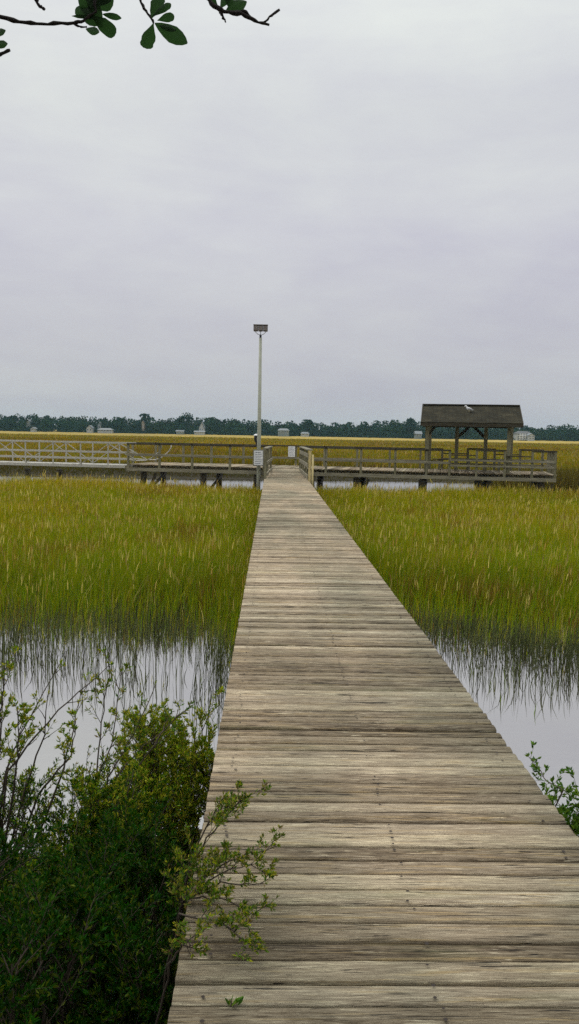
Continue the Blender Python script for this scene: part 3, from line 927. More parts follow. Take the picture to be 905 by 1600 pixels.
# ------------------------------------------------------------------ light pole
lu = pier_u(404.5, -.28)
lpos = PM @ Vector((lu, -.28, 0))
lamp = empty('light_pole', (lpos.x, lpos.y, 0))
tag(lamp, 'tall slim grey pole with a wide flood lamp at the pier corner', 'light pole')
ztop = CAM_H + (676 - 531) * lpos.y / F
MB().tube([(0, 0, -1), (0, 0, 2.6), (0, 0, ztop)], [.085, .078, .058], 14).build('pole', M_pole, lamp, smooth=True)
MB().tube([(0, 0, ztop - .02), (0, 0, ztop + .12)], .045, 12).build('pole_cap', M_dark, lamp, smooth=True)
zl = CAM_H + (676 - 516.5) * lpos.y / F
for s_ in (-1, 1):
    MB().tube([(0, 0, ztop + .10), (s_ * .11, 0, ztop + .14), (s_ * .20, 0, ztop + .22), (s_ * .215, 0, zl - .1)], .014, 8).build('bracket_arm', M_bracket, lamp, smooth=True)
MB().tube([(0, 0, ztop + .10), (0, 0, zl - .1)], .014, 8).build('bracket_arm', M_bracket, lamp, smooth=True)
for k, s_ in enumerate((-.193, 0, .193)):
    hd = MB().box(s_ - .093, s_ + .093, -.12, .12, zl - .125, zl + .105).build('lamp_head', M_lamp, lamp, bevel=.03)
    MB().box(s_ - .07, s_ + .07, -.128, -.1205, zl - .09, zl + .075).build('lens', M_lens, hd, bevel=.003)
MB().box(-.295, .295, -.14, .13, zl + .108, zl + .14).build('lamp_hood', M_lamp, lamp, bevel=.02)

# small capped lamp beside the pole
dl = PM @ Vector((pier_u(400.3, -.05), -.05, TOP + .003))
post_light = empty('post_light', tuple(dl))
tag(post_light, 'small dark lamp head with white domed cap on the rail', 'lamp')
MB().tube([(0, 0, 0), (0, 0, .13)], .025, 10).build('stem', M_dark, post_light)
MB().tube([(0, 0, .13), (0, 0, .20), (0, 0, .33), (0, 0, .40)], [.045, .085, .10, .095], 14).build('housing', M_dark, post_light, smooth=True)
MB().tube([(0, 0, .40), (0, 0, .42), (0, 0, .46), (0, 0, .48)], [.125, .12, .07, .01], 14).build('cap', M_white, post_light, smooth=True)
MB().box(.02, .08, -.108, -.10, .20, .33).build('window', M_bracket, post_light)


# ------------------------------------------------------------------ notice signs
def sign(name, loc, rz, w_, h_, label, backing, rows, post_len=0):
    s = empty(name, loc, rz)
    tag(s, label, 'sign')
    MB().box(-w_ / 2 - backing, w_ / 2 + backing, .0, .03, -h_ / 2 - backing, h_ / 2 + backing).build('backing_board', M_signg, s, bevel=.004)
    MB().box(-w_ / 2, w_ / 2, -.012, -.002, -h_ / 2, h_ / 2).build('panel', M_signw, s, bevel=.003)
    tx = MB(); rs = random.Random(len(label))
    for k in range(rows):
        z = h_ / 2 - h_ * (k + .9) / (rows + .8)
        x = -w_ * .40; end = w_ * (.40 if k % 3 else .25)
        th = h_ * (.035 if k else .05)
        while x < end:
            l = rs.uniform(.02, .055)
            tx.box(x, min(x + l, end), -.0155, -.0135, z - th / 2, z + th / 2)
            x += l + .013
    tx.build('printed_text', M_ink, s)
    if post_len:
        MB().box(-.045, .045, .034, .124, -post_len, h_ / 2).build('post', M_woodv, s, bevel=.004)
    return s


c = P(404, 715.5, 34.45)
sign('notice_sign', tuple(c), PIER_A, .36, .58, 'larger white notice at the foot of the light pole', .05, 7)
c = PM @ Vector((pier_u(455.7, PW - .05), PW - .05, 0)); z = CAM_H - (705.5 - 676.5) * c.y / F
sign('notice_sign', (c.x, c.y, z), PIER_A, .30, .46, 'smaller white notice on the far railing facing the boardwalk', .012, 6)


# ------------------------------------------------------------------ forest
def crown(cx, cy, z0, z1, r, n, size, base, rs, flat=1.0):
    """leaf-clump quads spread through an uneven crown"""
    k = rs.integers(5, 9)
    lob = np.stack([rs.normal(0, r * .42, k), rs.normal(0, r * .42, k), rs.uniform(.12, .88, k) * (z1 - z0)], -1)
    lr = rs.uniform(.35, .62, k) * r
    w_ = rs.integers(0, k, n)
    d = rs.normal(size=(n, 3)); d /= np.linalg.norm(d, axis=1)[:, None]
    rad = lr[w_] * rs.uniform(.45, 1.05, n) ** .6
    p = lob[w_] + d * rad[:, None] * np.array([1, 1, .8])
    p[:, 2] = np.clip(p[:, 2], 0, (z1 - z0) * 1.0)
    p[: n // 4, 2] = rs.uniform(0, .5, n // 4) * (z1 - z0)
    p += np.array([cx, cy, z0])
    a = rs.normal(size=(n, 3)); a /= np.linalg.norm(a, axis=1)[:, None]
    bb = np.cross(a, rs.normal(size=(n, 3))); bb /= np.linalg.norm(bb, axis=1)[:, None]
    s = size * rs.uniform(.5, 1.3, n)[:, None]
    V = np.stack([p - a * s * .7, p + bb * s * .5, p + a * s * .7, p - bb * s * .45], 1)
    tone = rs.uniform(.75, 1.2) * rs.uniform(.7, 1.3, (n, 1))
    col = base * tone
    return V.reshape(-1, 3), np.repeat(col, 4, axis=0)


prof_x = [-500, -200, 0, 20, 60, 100, 150, 215, 245, 270, 330, 370, 430, 450, 480, 530, 570, 600, 640, 655, 740, 815, 832, 850, 880, 905, 1100, 1400]
prof_h = [20, 22, 18.5, 20, 23.5, 20, 20.5, 21, 21, 20, 23, 21, 19, 18.5, 21, 17, 23, 20.5, 25, 23, 22, 21, 15, 18.5, 21.5, 20.5, 20, 20]
VV = []; CC = []
rs = np.random.default_rng(5)
TB = np.array([.010, .040, .024])
for row, (yy, cnt, hf) in enumerate(((602, 230, .66), (612, 240, .84), (626, 250, .97))):
    for i in range(cnt):
        px = -500 + 1900 * (i + rs.random()) / cnt
        x = (px - 426) / F * yy
        h = np.interp(px, prof_x, prof_h) / F * yy + 1.2 + 1.2 * (vnoise(np.array([px]), np.array([0.]), 22, 71)[0] - .5)
        h = h * hf * rs.uniform(.92, 1.03) + (.9 if row == 2 else 0)
        r = rs.uniform(4.2, 6.2)
        infr = -30 < px < 935
        base = TB * (np.array([1, 1, 1]) if rs.random() < .6 else np.array([1.5, 1.2, .8])) * (1.0 if rs.random() < .8 else .6)
        v, c_ = crown(x, yy + rs.uniform(-4, 4), 1.2, 1.2 + h, r, 260 if infr else 70, 1.15 if infr else 1.9, base, rs)
        VV.append(v); CC.append(c_)
# low scrub at the marsh edge
for i in range(260):
    px = -300 + 1500 * rs.random(); yy = rs.uniform(592, 599)
    v, c_ = crown((px - 426) / F * yy, yy, .9, 1.0 + rs.uniform(1.0, 3.6), rs.uniform(2, 4), 60, .8, TB * .8, rs)
    VV.append(v); CC.append(c_)
VV = np.concatenate(VV); CC = np.concatenate(CC)
fo = np_mesh('forest', VV, [np.arange(len(VV), dtype=np.int32).reshape(-1, 4)], M_forest, CC)
tag(fo, 'dark green woodland along the far shore', 'woodland', kind='stuff')

for px, top, r, lab in ((228, 645.5, 4.2, 'rounded tree rising above the far woodland left of the steep gabled house'),
                        (296, 643, 6.0, 'tallest broad tree on the far skyline just left of the light pole'),
                        (283, 650, 3.2, 'small round tree just left of the tallest far tree'),
                        (480, 655, 4.5, 'low domed tree on the skyline right of the light pole'),
                        (640, 653, 4.5, 'domed tree on the skyline just left of the shelter roof')):
    yy = 600.0
    hz = 668.3 + .018 * px
    zt = CAM_H + (hz - top) / F * yy
    x = (px - 426) / F * yy
    t = empty('far_tree', (x, yy, 1.3)); tag(t, lab, 'tree')
    MB().tube([(0, 0, 0), (.2, 0, zt * .4), (0, 0, zt * .75)], [.35, .25, .1], 8).build('trunk', M_bark, t)
    v, c_ = crown(0, 0, zt * .45, zt - 1.3, r, 420, 1.0, TB * .9, rs)
    np_mesh('crown', v, [np.arange(len(v), dtype=np.int32).reshape(-1, 4)], M_forest, c_, t)

# ------------------------------------------------------------------ houses on the far shore
M_hw = simple('white_house_siding', (.36, .37, .36), .8, 0, .06, .5, .05)
M_hg = simple('grey_house_siding', (.18, .21, .21), .8, 0, .08, .5, .05)
M_ht = simple('tan_house_siding', (.28, .23, .18), .8, 0, .08, .5, .05)
M_hr = simple('light_grey_metal_roof', (.15, .17, .18), .6, 0, .08, .5, .05)
M_hd = simple('dark_house_roof', (.10, .10, .10), .9, 0, .1, .5, .05)
M_glass = simple('dark_window_glass', (.03, .035, .04), .15, 0, .1, .5, 0)


def house(px, ybase, wpx, wallpx, roofpx, label, wall=None, roof=None, Yd=590.0, hip=False, dpt=8.0, wins=3, storeys=1, ridge='x', porch=False, rz=0.0):
    wall = wall or M_hw; roof = roof or M_hr
    s = Yd / F
    hz = 668.3 + .018 * px
    zb = CAM_H - (ybase - hz) * s
    x = (px - 426) * s
    h = empty('house', (x, Yd, zb), rz); tag(h, label, 'house')
    W = wpx * s / 2; H = wallpx * s; R = roofpx * s; Dp = dpt / 2
    MB().box(-W, W, -Dp, Dp, -3, H).build('wall', wall, h)
    e = .5
    if ridge == 'x':
        i = W * .45 if hip else 0
        MB().poly([(-W - e, -Dp - e, H), (W + e, -Dp - e, H), (W + e, Dp + e, H), (-W - e, Dp + e, H), (-W - e + i, 0, H + R), (W + e - i, 0, H + R)],
                  [(0, 1, 5, 4), (2, 3, 4, 5), (1, 2, 5), (3, 0, 4), (3, 2, 1, 0)]).build('roof', roof, h)
    else:
        MB().poly([(-W - e, -Dp - e, H + .02), (0, -Dp - e, H + R + .3), (W + e, -Dp - e, H + .02), (-W - e, Dp + e, H + .02), (0, Dp + e, H + R + .3), (W + e, Dp + e, H + .02)],
                  [(0, 1, 4, 3), (1, 2, 5, 4)]).build('roof', roof, h)
        MB().poly([(-W, -Dp, H), (W, -Dp, H), (0, -Dp, H + R), (-W, Dp, H), (W, Dp, H), (0, Dp, H + R)], [(0, 1, 2), (4, 3, 5)]).build('gable', wall, h)
    for st in range(storeys):
        z0 = H * (st + .3) / storeys; z1 = H * (st + .75) / storeys
        for k in range(wins):
            xc = -W + 2 * W * (k + .5) / wins; ww = min(.9, W / wins * .5)
            f = MB().box(xc - ww - .1, xc + ww + .1, -Dp - .05, -Dp - .01, z0 - .1, z1 + .1).build('window', M_white, h)
            MB().box(xc - ww, xc + ww, -Dp - .08, -Dp - .055, z0, z1).build('pane', M_glass, f)
    if porch:
        for st in range(storeys):
            z = H * st / storeys
            MB().box(-W * .8, W * .8, -Dp - 2.2, -Dp - .1, z - .25, z).build('porch_floor', M_white, h)
            MB().box(-W * .8, W * .8, -Dp - 2.2, -Dp - 2.1, z + .8, z + 1.0).build('porch_rail', M_white, h)
        for k in range(5):
            xc = -W * .78 + W * 1.56 * k / 4
            MB().box(xc - .15, xc + .15, -Dp - 2.15, -Dp - 1.9, 0, H).build('porch_post', M_white, h)
    return h


G = None
house(57, 673, 5, 3, 2.2, 'small white cottage at the marsh edge, leftmost of the shore houses', ridge='y', wins=1)
house(50.5, 668, 4.5, 9, 2.6, 'pale gable end showing among the trees above the leftmost cottage', ridge='y', wins=1, storeys=2, wall=M_hg, roof=M_hr, Yd=600)
house(144, 674, 8, 5, 4, 'white gable-fronted house left of the long low building', ridge='y', wins=2)
house(168, 674.5, 22, 3, 2.5, 'long low white building beside the gable-fronted house', wins=5, hip=True)
house(159.5, 671, 5, 7, 4, 'grey steep-roofed house rising behind the long low building', wall=M_hg, ridge='y', wins=1, Yd=598)
house(226.5, 672, 3.6, 12, 3, 'narrow tan tower house standing alone against the woodland', wall=M_ht, ridge='y', wins=1, storeys=3, Yd=600)
house(283, 676, 11, 2, 2, 'low grey-roofed house left of the steep gabled house', wall=M_hg, wins=3)
house(316.5, 675.5, 8, 6.5, 9, 'steep white gabled house left of the light pole', ridge='y', wins=2, storeys=2)
house(313, 677.5, 15, 2.5, 2, 'low white wing in front of the steep gabled house', wins=4, Yd=580)
house(443, 677.5, 17, 5, 3, 'grey house with a hipped roof just right of the light pole', wall=M_hg, wins=4, hip=True)
house(476.5, 679.5, 12, 2, 2.6, 'low pale house right of the grey hipped-roof house', wins=2, hip=True)
house(653, 682, 9, 4, 4.5, 'pale-roofed house half hidden left of the shelter post', wall=M_hg, wins=2, Yd=585)
house(817, 686.5, 22, 9, 4, 'large white three-storey house right of the shelter', wins=5, storeys=3, porch=True, hip=True, roof=M_hd, dpt=10)
house(829, 686.5, 9, 6, 3, 'white side wing at the right of the large three-storey house', wins=2, storeys=2, ridge='y', Yd=583)


# ------------------------------------------------------------------ branching plants
class Plant:
    def __init__(s, seed):
        s.r = random.Random(seed); s.mb = MB(); s.lp = []; s.ld = []; s.ls = []

    def vec(s, k=1.0):
        return Vector((s.r.gauss(0, k), s.r.gauss(0, k), s.r.gauss(0, k)))

    def leaf(s, p, d, size):
        s.lp.append(tuple(p)); s.ld.append(tuple(d.normalized())); s.ls.append(size)

    def twig(s, p, d, L, r, leaves, lsize, depth, kids=0, upb=0.25, tuftend=True):
        n = max(3, int(L / .06)) if depth > 0 else 4
        pts = [p.copy()]; dd = d.normalized()
        for i in range(n):
            dd = (dd + s.vec(.10) + Vector((0, 0, upb * .12))).normalized()
            pts.append(pts[-1] + dd * (L / n))
        rad = [r * (1 - .75 * i / n) for i in range(n + 1)]
        s.mb.tube(pts, rad, 5 if r > .003 else 3, cap=False)
        def at(t):
            k = min(n - 1, int(t * n)); f = t * n - k
            return pts[k].lerp(pts[k + 1], f), (pts[k + 1] - pts[k]).normalized()
        for j in range(leaves):
            t = 1 - (s.r.random() ** 1.3) * .85
            q, a = at(min(t, .999))
            o_ = s.vec().normalized()
            o_ = (o_ - a * o_.dot(a)).normalized()
            s.leaf(q, a * s.r.uniform(.5, 1.1) + o_ + Vector((0, 0, .35)), lsize * s.r.uniform(.6, 1.25))
        if tuftend:
            for j in range(4):
                s.leaf(pts[-1], dd + s.vec(.45), lsize * s.r.uniform(.7, 1.2))
        for k in range(kids):
            t = s.r.uniform(.22, .97); q, a = at(t)
            o_ = s.vec().normalized(); o_ = (o_ - a * o_.dot(a)).normalized()
            nd = a * .8 + o_ * .75 + Vector((0, 0, upb))
            s.twig(q, nd, L * s.r.uniform(.28, .5) * (1.15 - t * .5), r * .5, max(3, int(leaves * .9)), lsize, depth - 1,
                   kids=max(0, int(kids * .5)) if depth > 1 else 0, upb=upb, tuftend=tuftend)

    def path(s, pts, r0, r1, kids, kl, leaves, lsize, depth=1, upb=.3, sub=0, t0=.15):
        P_ = [Vector(p) for p in pts]
        # smooth the path a little
        q = []
        for a, b2 in zip(P_[:-1], P_[1:]):
            for i in range(5): q.append(a.lerp(b2, i / 5) + s.vec(.004))
        q.append(P_[-1]); n = len(q) - 1
        s.mb.tube(q, [r0 + (r1 - r0) * i / n for i in range(n + 1)], 6, cap=False)
        for k in range(kids):
            t = t0 + (1 - t0) * s.r.random(); i = min(n - 1, int(t * n)); p = q[i].lerp(q[i + 1], s.r.random())
            a = (q[i + 1] - q[i]).normalized()
            o_ = s.vec().normalized(); o_ = (o_ - a * o_.dot(a)).normalized()
            s.twig(p, a * .8 + o_ * .8 + Vector((0, 0, upb)), kl * s.r.uniform(.5, 1.2) * (1.2 - .6 * t), r0 * .35, leaves, lsize, depth, kids=sub, upb=upb)
        for j in range(5): s.leaf(q[-1], (q[-1] - q[-2]).normalized() + s.vec(.4), lsize)

    def finish(s, root, name_l, mat_l, mat_t, pal, aspect=.3, off=None, shape='lance', stem='branches', clip=None):
        off = off or root.location
        s.mb.v = [tuple(Vector(v) - off) for v in s.mb.v]
        s.mb.build(stem, mat_t, root, smooth=True)
        p = np.array(s.lp); d = np.array(s.ld); L = np.array(s.ls)[:, None]
        if clip is not None:
            k = clip(p, d); p, d, L = p[k], d[k], L[k]
        n = len(p)
        rs_ = np.random.default_rng(s.r.randint(0, 9999))
        u = np.cross(d, rs_.normal(size=(n, 3))); u /= np.linalg.norm(u, axis=1)[:, None] + 1e-9
        nn = np.cross(u, d)
        wd = L * aspect
        if shape == 'lance':
            V = np.stack([p, p + d * L * .5 + u * wd * .5 + nn * wd * .15, p + d * L + nn * -L * .08, p + d * L * .5 - u * wd * .5 + nn * wd * .15], 1)
            F_ = [np.stack([np.arange(n) * 4, np.arange(n) * 4 + 1, np.arange(n) * 4 + 2], -1), np.stack([np.arange(n) * 4, np.arange(n) * 4 + 2, np.arange(n) * 4 + 3], -1)]
            m_ = 4
        V = V.reshape(-1, 3) - np.array(off)
        base = pal[rs_.choice(len(pal), n)]
        col = base * rs_.uniform(.65, 1.5, (n, 1))
        return np_mesh(name_l, V, F_, mat_l, np.repeat(col, m_, axis=0), root)


PAL_D = np.array([[.008, .055, .001], [.014, .075, .002], [.030, .085, .002], [.005, .034, .001], [.075, .105, .004]])  # dark greens for the near thicket, its shade put into the leaf colour
PAL_M = np.array([[.14, .26, .006], [.22, .27, .008], [.30, .31, .01], [.08, .16, .006], [.36, .32, .03]])
PAL_L = np.array([[.05, .13, .008], [.08, .17, .010], [.06, .12, .01], [.12, .18, .02], [.16, .18, .03], [.08, .12, .015], [.22, .20, .04], [.20, .14, .04]])
PAL_R = np.array([[.05, .13, .012], [.09, .18, .016], [.16, .25, .02]])


def not_over_deck(margin=.02):
    def f(p, d):
        over = (p[:, 0] > XL - margin) & (p[:, 0] < XR + margin) & (p[:, 2] < DECK_Z + .03) & (p[:, 2] > DECK_Z - .3)
        return ~over & (p[:, 2] > 0.0)
    return f


def gz(x, y):
    return float(terrain(np.array([x]), np.array([y]))[0])


def bush(name, x, y, H, spread, nst, seed, pal, label, lsize=.025, kids=10, leaves=19, lean=(0, 0), cap_x=True, aspect=.3):
    root = empty(name, (x, y, gz(x, y) - .03)); tag(root, label, 'shrub')
    pl = Plant(seed); r = pl.r
    for i in range(nst):
        a = r.uniform(0, 2 * PI); q = r.random() ** .5
        b0 = Vector((x + math.cos(a) * .12, y + math.sin(a) * .12, root.location.z))
        tx = x + math.cos(a) * spread * q + lean[0]; ty = y + math.sin(a) * spread * q * 1.2 + lean[1]
        if cap_x and x < 0: tx = min(tx, XL - .05)
        if cap_x and x > 0: tx = max(tx, XR + .06)
        h = H * r.uniform(.72, 1.05) * (1.05 - .35 * q)
        t1 = Vector((tx, ty, root.location.z + h)); mid = b0.lerp(t1, .5) + Vector((r.gauss(0, .05), r.gauss(0, .05), h * .10))
        pl.path([b0, mid, t1], .009, .003, kids, .34, leaves, lsize, depth=1, sub=2)
    pl.finish(root, 'leaves', M_leaf, M_twig, pal, aspect=aspect, clip=not_over_deck(), stem='stems')
    return root


bush('marsh_shrub', -.72, 2.55, .55, .42, 15, 101, PAL_D, 'darkest leafy shrub filling the bottom left corner beside the boards', leaves=32, kids=13)
bush('marsh_shrub', -1.25, 3.0, .72, .5, 15, 102, PAL_D, 'dark dense shrub at the left edge of the picture', leaves=32, kids=13)
bush('marsh_shrub', -.66, 3.45, .70, .36, 15, 103, PAL_D, 'dark upright shrub pressed against the boardwalk edge below the overhanging spray', leaves=32, kids=13)
bush('marsh_shrub', -1.15, 4.0, .75, .5, 15, 104, np.concatenate([PAL_D, PAL_M[:2]]), 'mid green shrub in the middle of the left thicket', leaves=18, kids=10)
bush('marsh_shrub', -1.75, 4.5, .95, .55, 15, 105, np.concatenate([PAL_M, PAL_D]), 'olive leafy shrub at the upper left of the thicket', leaves=18, kids=10)
bush('marsh_shrub', -.60, 4.9, 1.16, .36, 26, 106, PAL_M, 'bright yellow-green shrub leaning on the boardwalk edge by the water', leaves=30, kids=14, lsize=.027)
bush('marsh_shrub', -.80, 4.2, .80, .40, 22, 109, np.concatenate([PAL_M, PAL_D[1:3]]), 'green shrub between the dark thicket and the bright shrub by the water', leaves=28, kids=12, lsize=.026)
bush('marsh_shrub', -.46, 2.75, .42, .16, 14, 110, PAL_D, 'low dark shrub tucked right against the nearest board ends', leaves=26, kids=10)
bush('marsh_shrub', -1.15, 5.0, .78, .42, 9, 107, PAL_L, 'thin pale-leaved shrub at the water edge', kids=7, leaves=9)
bush('marsh_shrub', -2.3, 3.5, .9, .6, 12, 108, PAL_D, 'dark shrub just beyond the left edge of the picture')

# sprays leaning over the boards
root = empty('marsh_shrub', (-.36, 3.1, gz(-.36, 3.1) - .02)); tag(root, 'airy shrub spray reaching out over the boardwalk planks', 'shrub')
pl = Plant(201)
base = Vector(root.location)
for (x0, y0, ya), (x1, y1, yb), kd in (((300, 1400, 2.95), (378, 1248, 2.85), 13), ((298, 1425, 2.85), (432, 1322, 2.85), 13), ((296, 1440, 2.8), (412, 1380, 2.65), 11),
                                   ((294, 1455, 2.7), (386, 1470, 2.45), 10), ((300, 1380, 3.05), (352, 1245, 3.0), 9), ((290, 1500, 2.6), (300, 1490, 2.45), 4), ((275, 1545, 2.45), (302, 1478, 2.4), 4),
                                   ((300, 1430, 2.8), (398, 1350, 2.8), 9), ((298, 1440, 2.8), (400, 1430, 2.55), 8)):
    p0, p1 = P(x0, y0, ya), P(x1, y1, yb)
    p0.x = min(p0.x, XL - .02)
    p0.z = max(p0.z, 1.30)
    mid = p0.lerp(p1, .5) + Vector((0, 0, .03))
    pl.path([base, Vector((p0.x - .05, p0.y, p0.z - .25)), p0, mid, p1], .0055, .0016, kd, .15, 10, .0175, depth=1, sub=4, t0=.42)
pl.finish(root, 'leaves', M_leaf, M_twig, np.concatenate([PAL_L, PAL_M]), aspect=.34, clip=not_over_deck(.0), stem='stems')

# bare long stems arching over the water
root = empty('marsh_shrub', (-1.45, 4.3, gz(-1.45, 4.3) - .02)); tag(root, 'tall sparse twiggy shrub with long stems crossing the water at left', 'shrub')
pl = Plant(202); base = Vector(root.location)
for pa, pb, pc, kd, lv in (((8, 1215, 4.3), (30, 1150, 4.35), (95, 1035, 4.5), 9, 5), ((12, 1205, 4.3), (90, 1110, 4.4), (172, 1038, 4.6), 5, 3), ((0, 1180, 4.2), (2, 1100, 4.2), (8, 1040, 4.2), 16, 14), ((22, 1230, 4.2), (30, 1170, 4.2), (28, 1110, 4.2), 14, 14), ((60, 1240, 4.3), (110, 1180, 4.3), (118, 1140, 4.3), 10, 12),
                           ((90, 1230, 4.4), (112, 1160, 4.5), (126, 1085, 4.6), 5, 2), ((40, 1230, 4.3), (70, 1150, 4.4), (75, 1085, 4.4), 5, 3)):
    pl.path([base, P(*pa), P(*pb), P(*pc)], .008, .002, kd, .16, lv, .026, depth=1, sub=1, t0=.35)
pl.finish(root, 'leaves', M_leaf, M_twig, PAL_M, aspect=.34, clip=not_over_deck(), stem='stems')
root = empty('marsh_shrub', (-1.0, 4.6, gz(-1.0, 4.6) - .02)); tag(root, 'leaning twigs with narrow upright leaves in the middle of the left water', 'shrub')
pl = Plant(203); base = Vector(root.location)
for pa, pb, pc, kd, lv in (((170, 1215, 4.5), (200, 1165, 4.6), (243, 1070, 4.8), 6, 4), ((150, 1225, 4.5), (175, 1160, 4.6), (190, 1050, 4.7), 9, 9), ((150, 1225, 4.5), (160, 1130, 4.6), (172, 1040, 4.7), 7, 8),
                           ((180, 1215, 4.5), (225, 1165, 4.6), (290, 1110, 4.7), 7, 6), ((200, 1225, 4.5), (250, 1150, 4.6), (262, 1125, 4.7), 6, 7)):
    pl.path([base, P(*pa), P(*pb), P(*pc)], .007, .002, kd, .16, lv, .030, depth=1, sub=1, t0=.35)
pl.finish(root, 'leaves', M_leaf, M_twig, np.concatenate([PAL_M, PAL_L]), aspect=.3, clip=not_over_deck(), stem='stems')

# right side
bush('marsh_shrub', 1.64, 4.55, .80, .24, 14, 301, PAL_R, 'dark green small-leaved shrub at the right edge of the boardwalk', lsize=.038, kids=8, leaves=12, aspect=.42)
bush('marsh_shrub', 1.98, 4.6, .90, .3, 12, 302, PAL_R, 'green shrub right of the boardwalk cut by the picture edge', lsize=.038, kids=8, leaves=11, aspect=.42)
# creeping stem along the right edge of the boards
root = empty('creeping_plant', (1.5, 4.9, gz(1.5, 4.9))); tag(root, 'leafy stem creeping up along the right board edge over water', 'plant')
pl = Plant(303)
pl.path([root.location, P(880, 1235, 4.6), P(850, 1215, 4.9), P(826, 1182, 5.1)], .005, .002, 14, .12, 8, .034, depth=1, t0=.4)
pl.finish(root, 'leaves', M_leaf, M_twig, PAL_R, aspect=.42, stem='stem', clip=not_over_deck())
# sprout through the boards
sp_ = P(361, 1604, 2.27)
root = empty('leaf_sprout', (sp_.x, sp_.y, DECK_Z)); tag(root, 'tiny green sprout poking up between the nearest planks', 'sprout')
pl = Plant(304)
for k in range(9):
    pl.leaf(Vector((sp_.x + pl.r.gauss(0, .008), sp_.y, DECK_Z - .005)), Vector((pl.r.gauss(0, .7), pl.r.gauss(0, .3), 1)), pl.r.uniform(.028, .045))
pl.mb.tube([(sp_.x, sp_.y, DECK_Z - .05), (sp_.x, sp_.y, DECK_Z + .012)], .002, 5)
pl.finish(root, 'leaves', M_leaf, M_twig, PAL_R * 1.2, aspect=.3, stem='stem')

# ------------------------------------------------------------------ oak tree (trunk left of and behind the camera, crown overhead)
oak = empty('oak_tree', (-3.4, -2.6, .9)); tag(oak, 'oak whose dark leafy twigs hang into the top of the picture', 'tree')
off = Vector(oak.location)
loc = lambda v: Vector(v) - off
MB().tube([(0, 0, -.3), (.05, 0, .6), (.2, .1, 2.0), (.5, .2, 3.4), (.9, .6, 4.6)], [.42, .30, .25, .20, .12], 14).build('trunk', M_bark, oak, smooth=True)
lm = MB()
limb_ends = []
rr = random.Random(77)
for k in range(9):
    a = k / 9 * 2 * PI + .2; st = Vector((-3.4 + .4, -2.6 + .2, 3.4 + .2 * k))
    en = st + Vector((math.cos(a) * rr.uniform(2, 3.2), math.sin(a) * rr.uniform(1.6, 2.6), rr.uniform(.6, 1.8)))
    if en.y > .2: en.y = .2
    md = st.lerp(en, .5) + Vector((0, 0, .3))
    lm.tube([loc(st), loc(md), loc(en)], [.10, .06, .02], 8)
    limb_ends.append(en)
# limb that carries the visible twigs
LA = Vector((-2.4, .6, 4.35)); LB_ = Vector((-.4, 1.6, 4.05)); LC = Vector((.7, 2.0, 4.25))
lm.tube([loc((-3.0, -2.4, 4.0)), loc((-2.7, -.8, 4.4)), loc(LA), loc(LB_), loc(LC)], [.10, .07, .045, .02, .008], 8)
lm.build('limbs', M_bark, oak, smooth=True)
# hidden part of the crown above and behind the camera: shades the near bank
n = 22000
p = np.zeros((0, 3))
cs = [(np.array(e_), rr.uniform(.8, 1.3)) for e_ in limb_ends] + [(np.array([-1.6, -1.0, 5.4]), 1.4), (np.array([-.2, -1.0, 5.6]), 1.5), (np.array([.9, -.6, 5.2]), 1.4), (np.array([-1.2, .3, 5.3]), 1.3), (np.array([.3, .5, 5.4]), 1.1), (np.array([-3, -.2, 4.6]), 1.2), (np.array([-3.2, -1.6, 5.6]), 1.1)]
pts_ = []
for c0, r0 in cs:
    d = rng.normal(size=(n // len(cs), 3)); d /= np.linalg.norm(d, axis=1)[:, None]
    pts_.append(c0 + d * r0 * (rng.random((len(d), 1)) ** .45) * np.array([1, 1, .7]))
p = np.concatenate(pts_)
def visible(p, mg=60):
    Mi = np.array(M3i); q = (p - np.array([0, 0, CAM_H])) @ Mi.T
    px = 452.5 + F * q[:, 0] / -q[:, 2]; py = 800 - F * q[:, 1] / -q[:, 2]
    return (q[:, 2] < 0) & (px > -mg) & (px < 905 + mg) & (py > -mg) & (py < 1600 + mg)
p = p[~visible(p, 260)]
n = len(p)
d = rng.normal(size=(n, 3)) + np.array([0, 0, -.3]); d /= np.linalg.norm(d, axis=1)[:, None]
u = np.cross(d, rng.normal(size=(n, 3))); u /= np.linalg.norm(u, axis=1)[:, None]
L = rng.uniform(.10, .19, (n, 1))
V = np.stack([p, p + d * L * .6 + u * L * .28, p + d * L, p + d * L * .6 - u * L * .28], 1).reshape(-1, 3) - np.array(off)
np_mesh('crown', V, [np.arange(n * 4, dtype=np.int32).reshape(-1, 4)], M_oak, np.repeat(np.array([.03, .055, .015]) * rng.uniform(.6, 1.4, (n, 1)), 4, axis=0), oak)

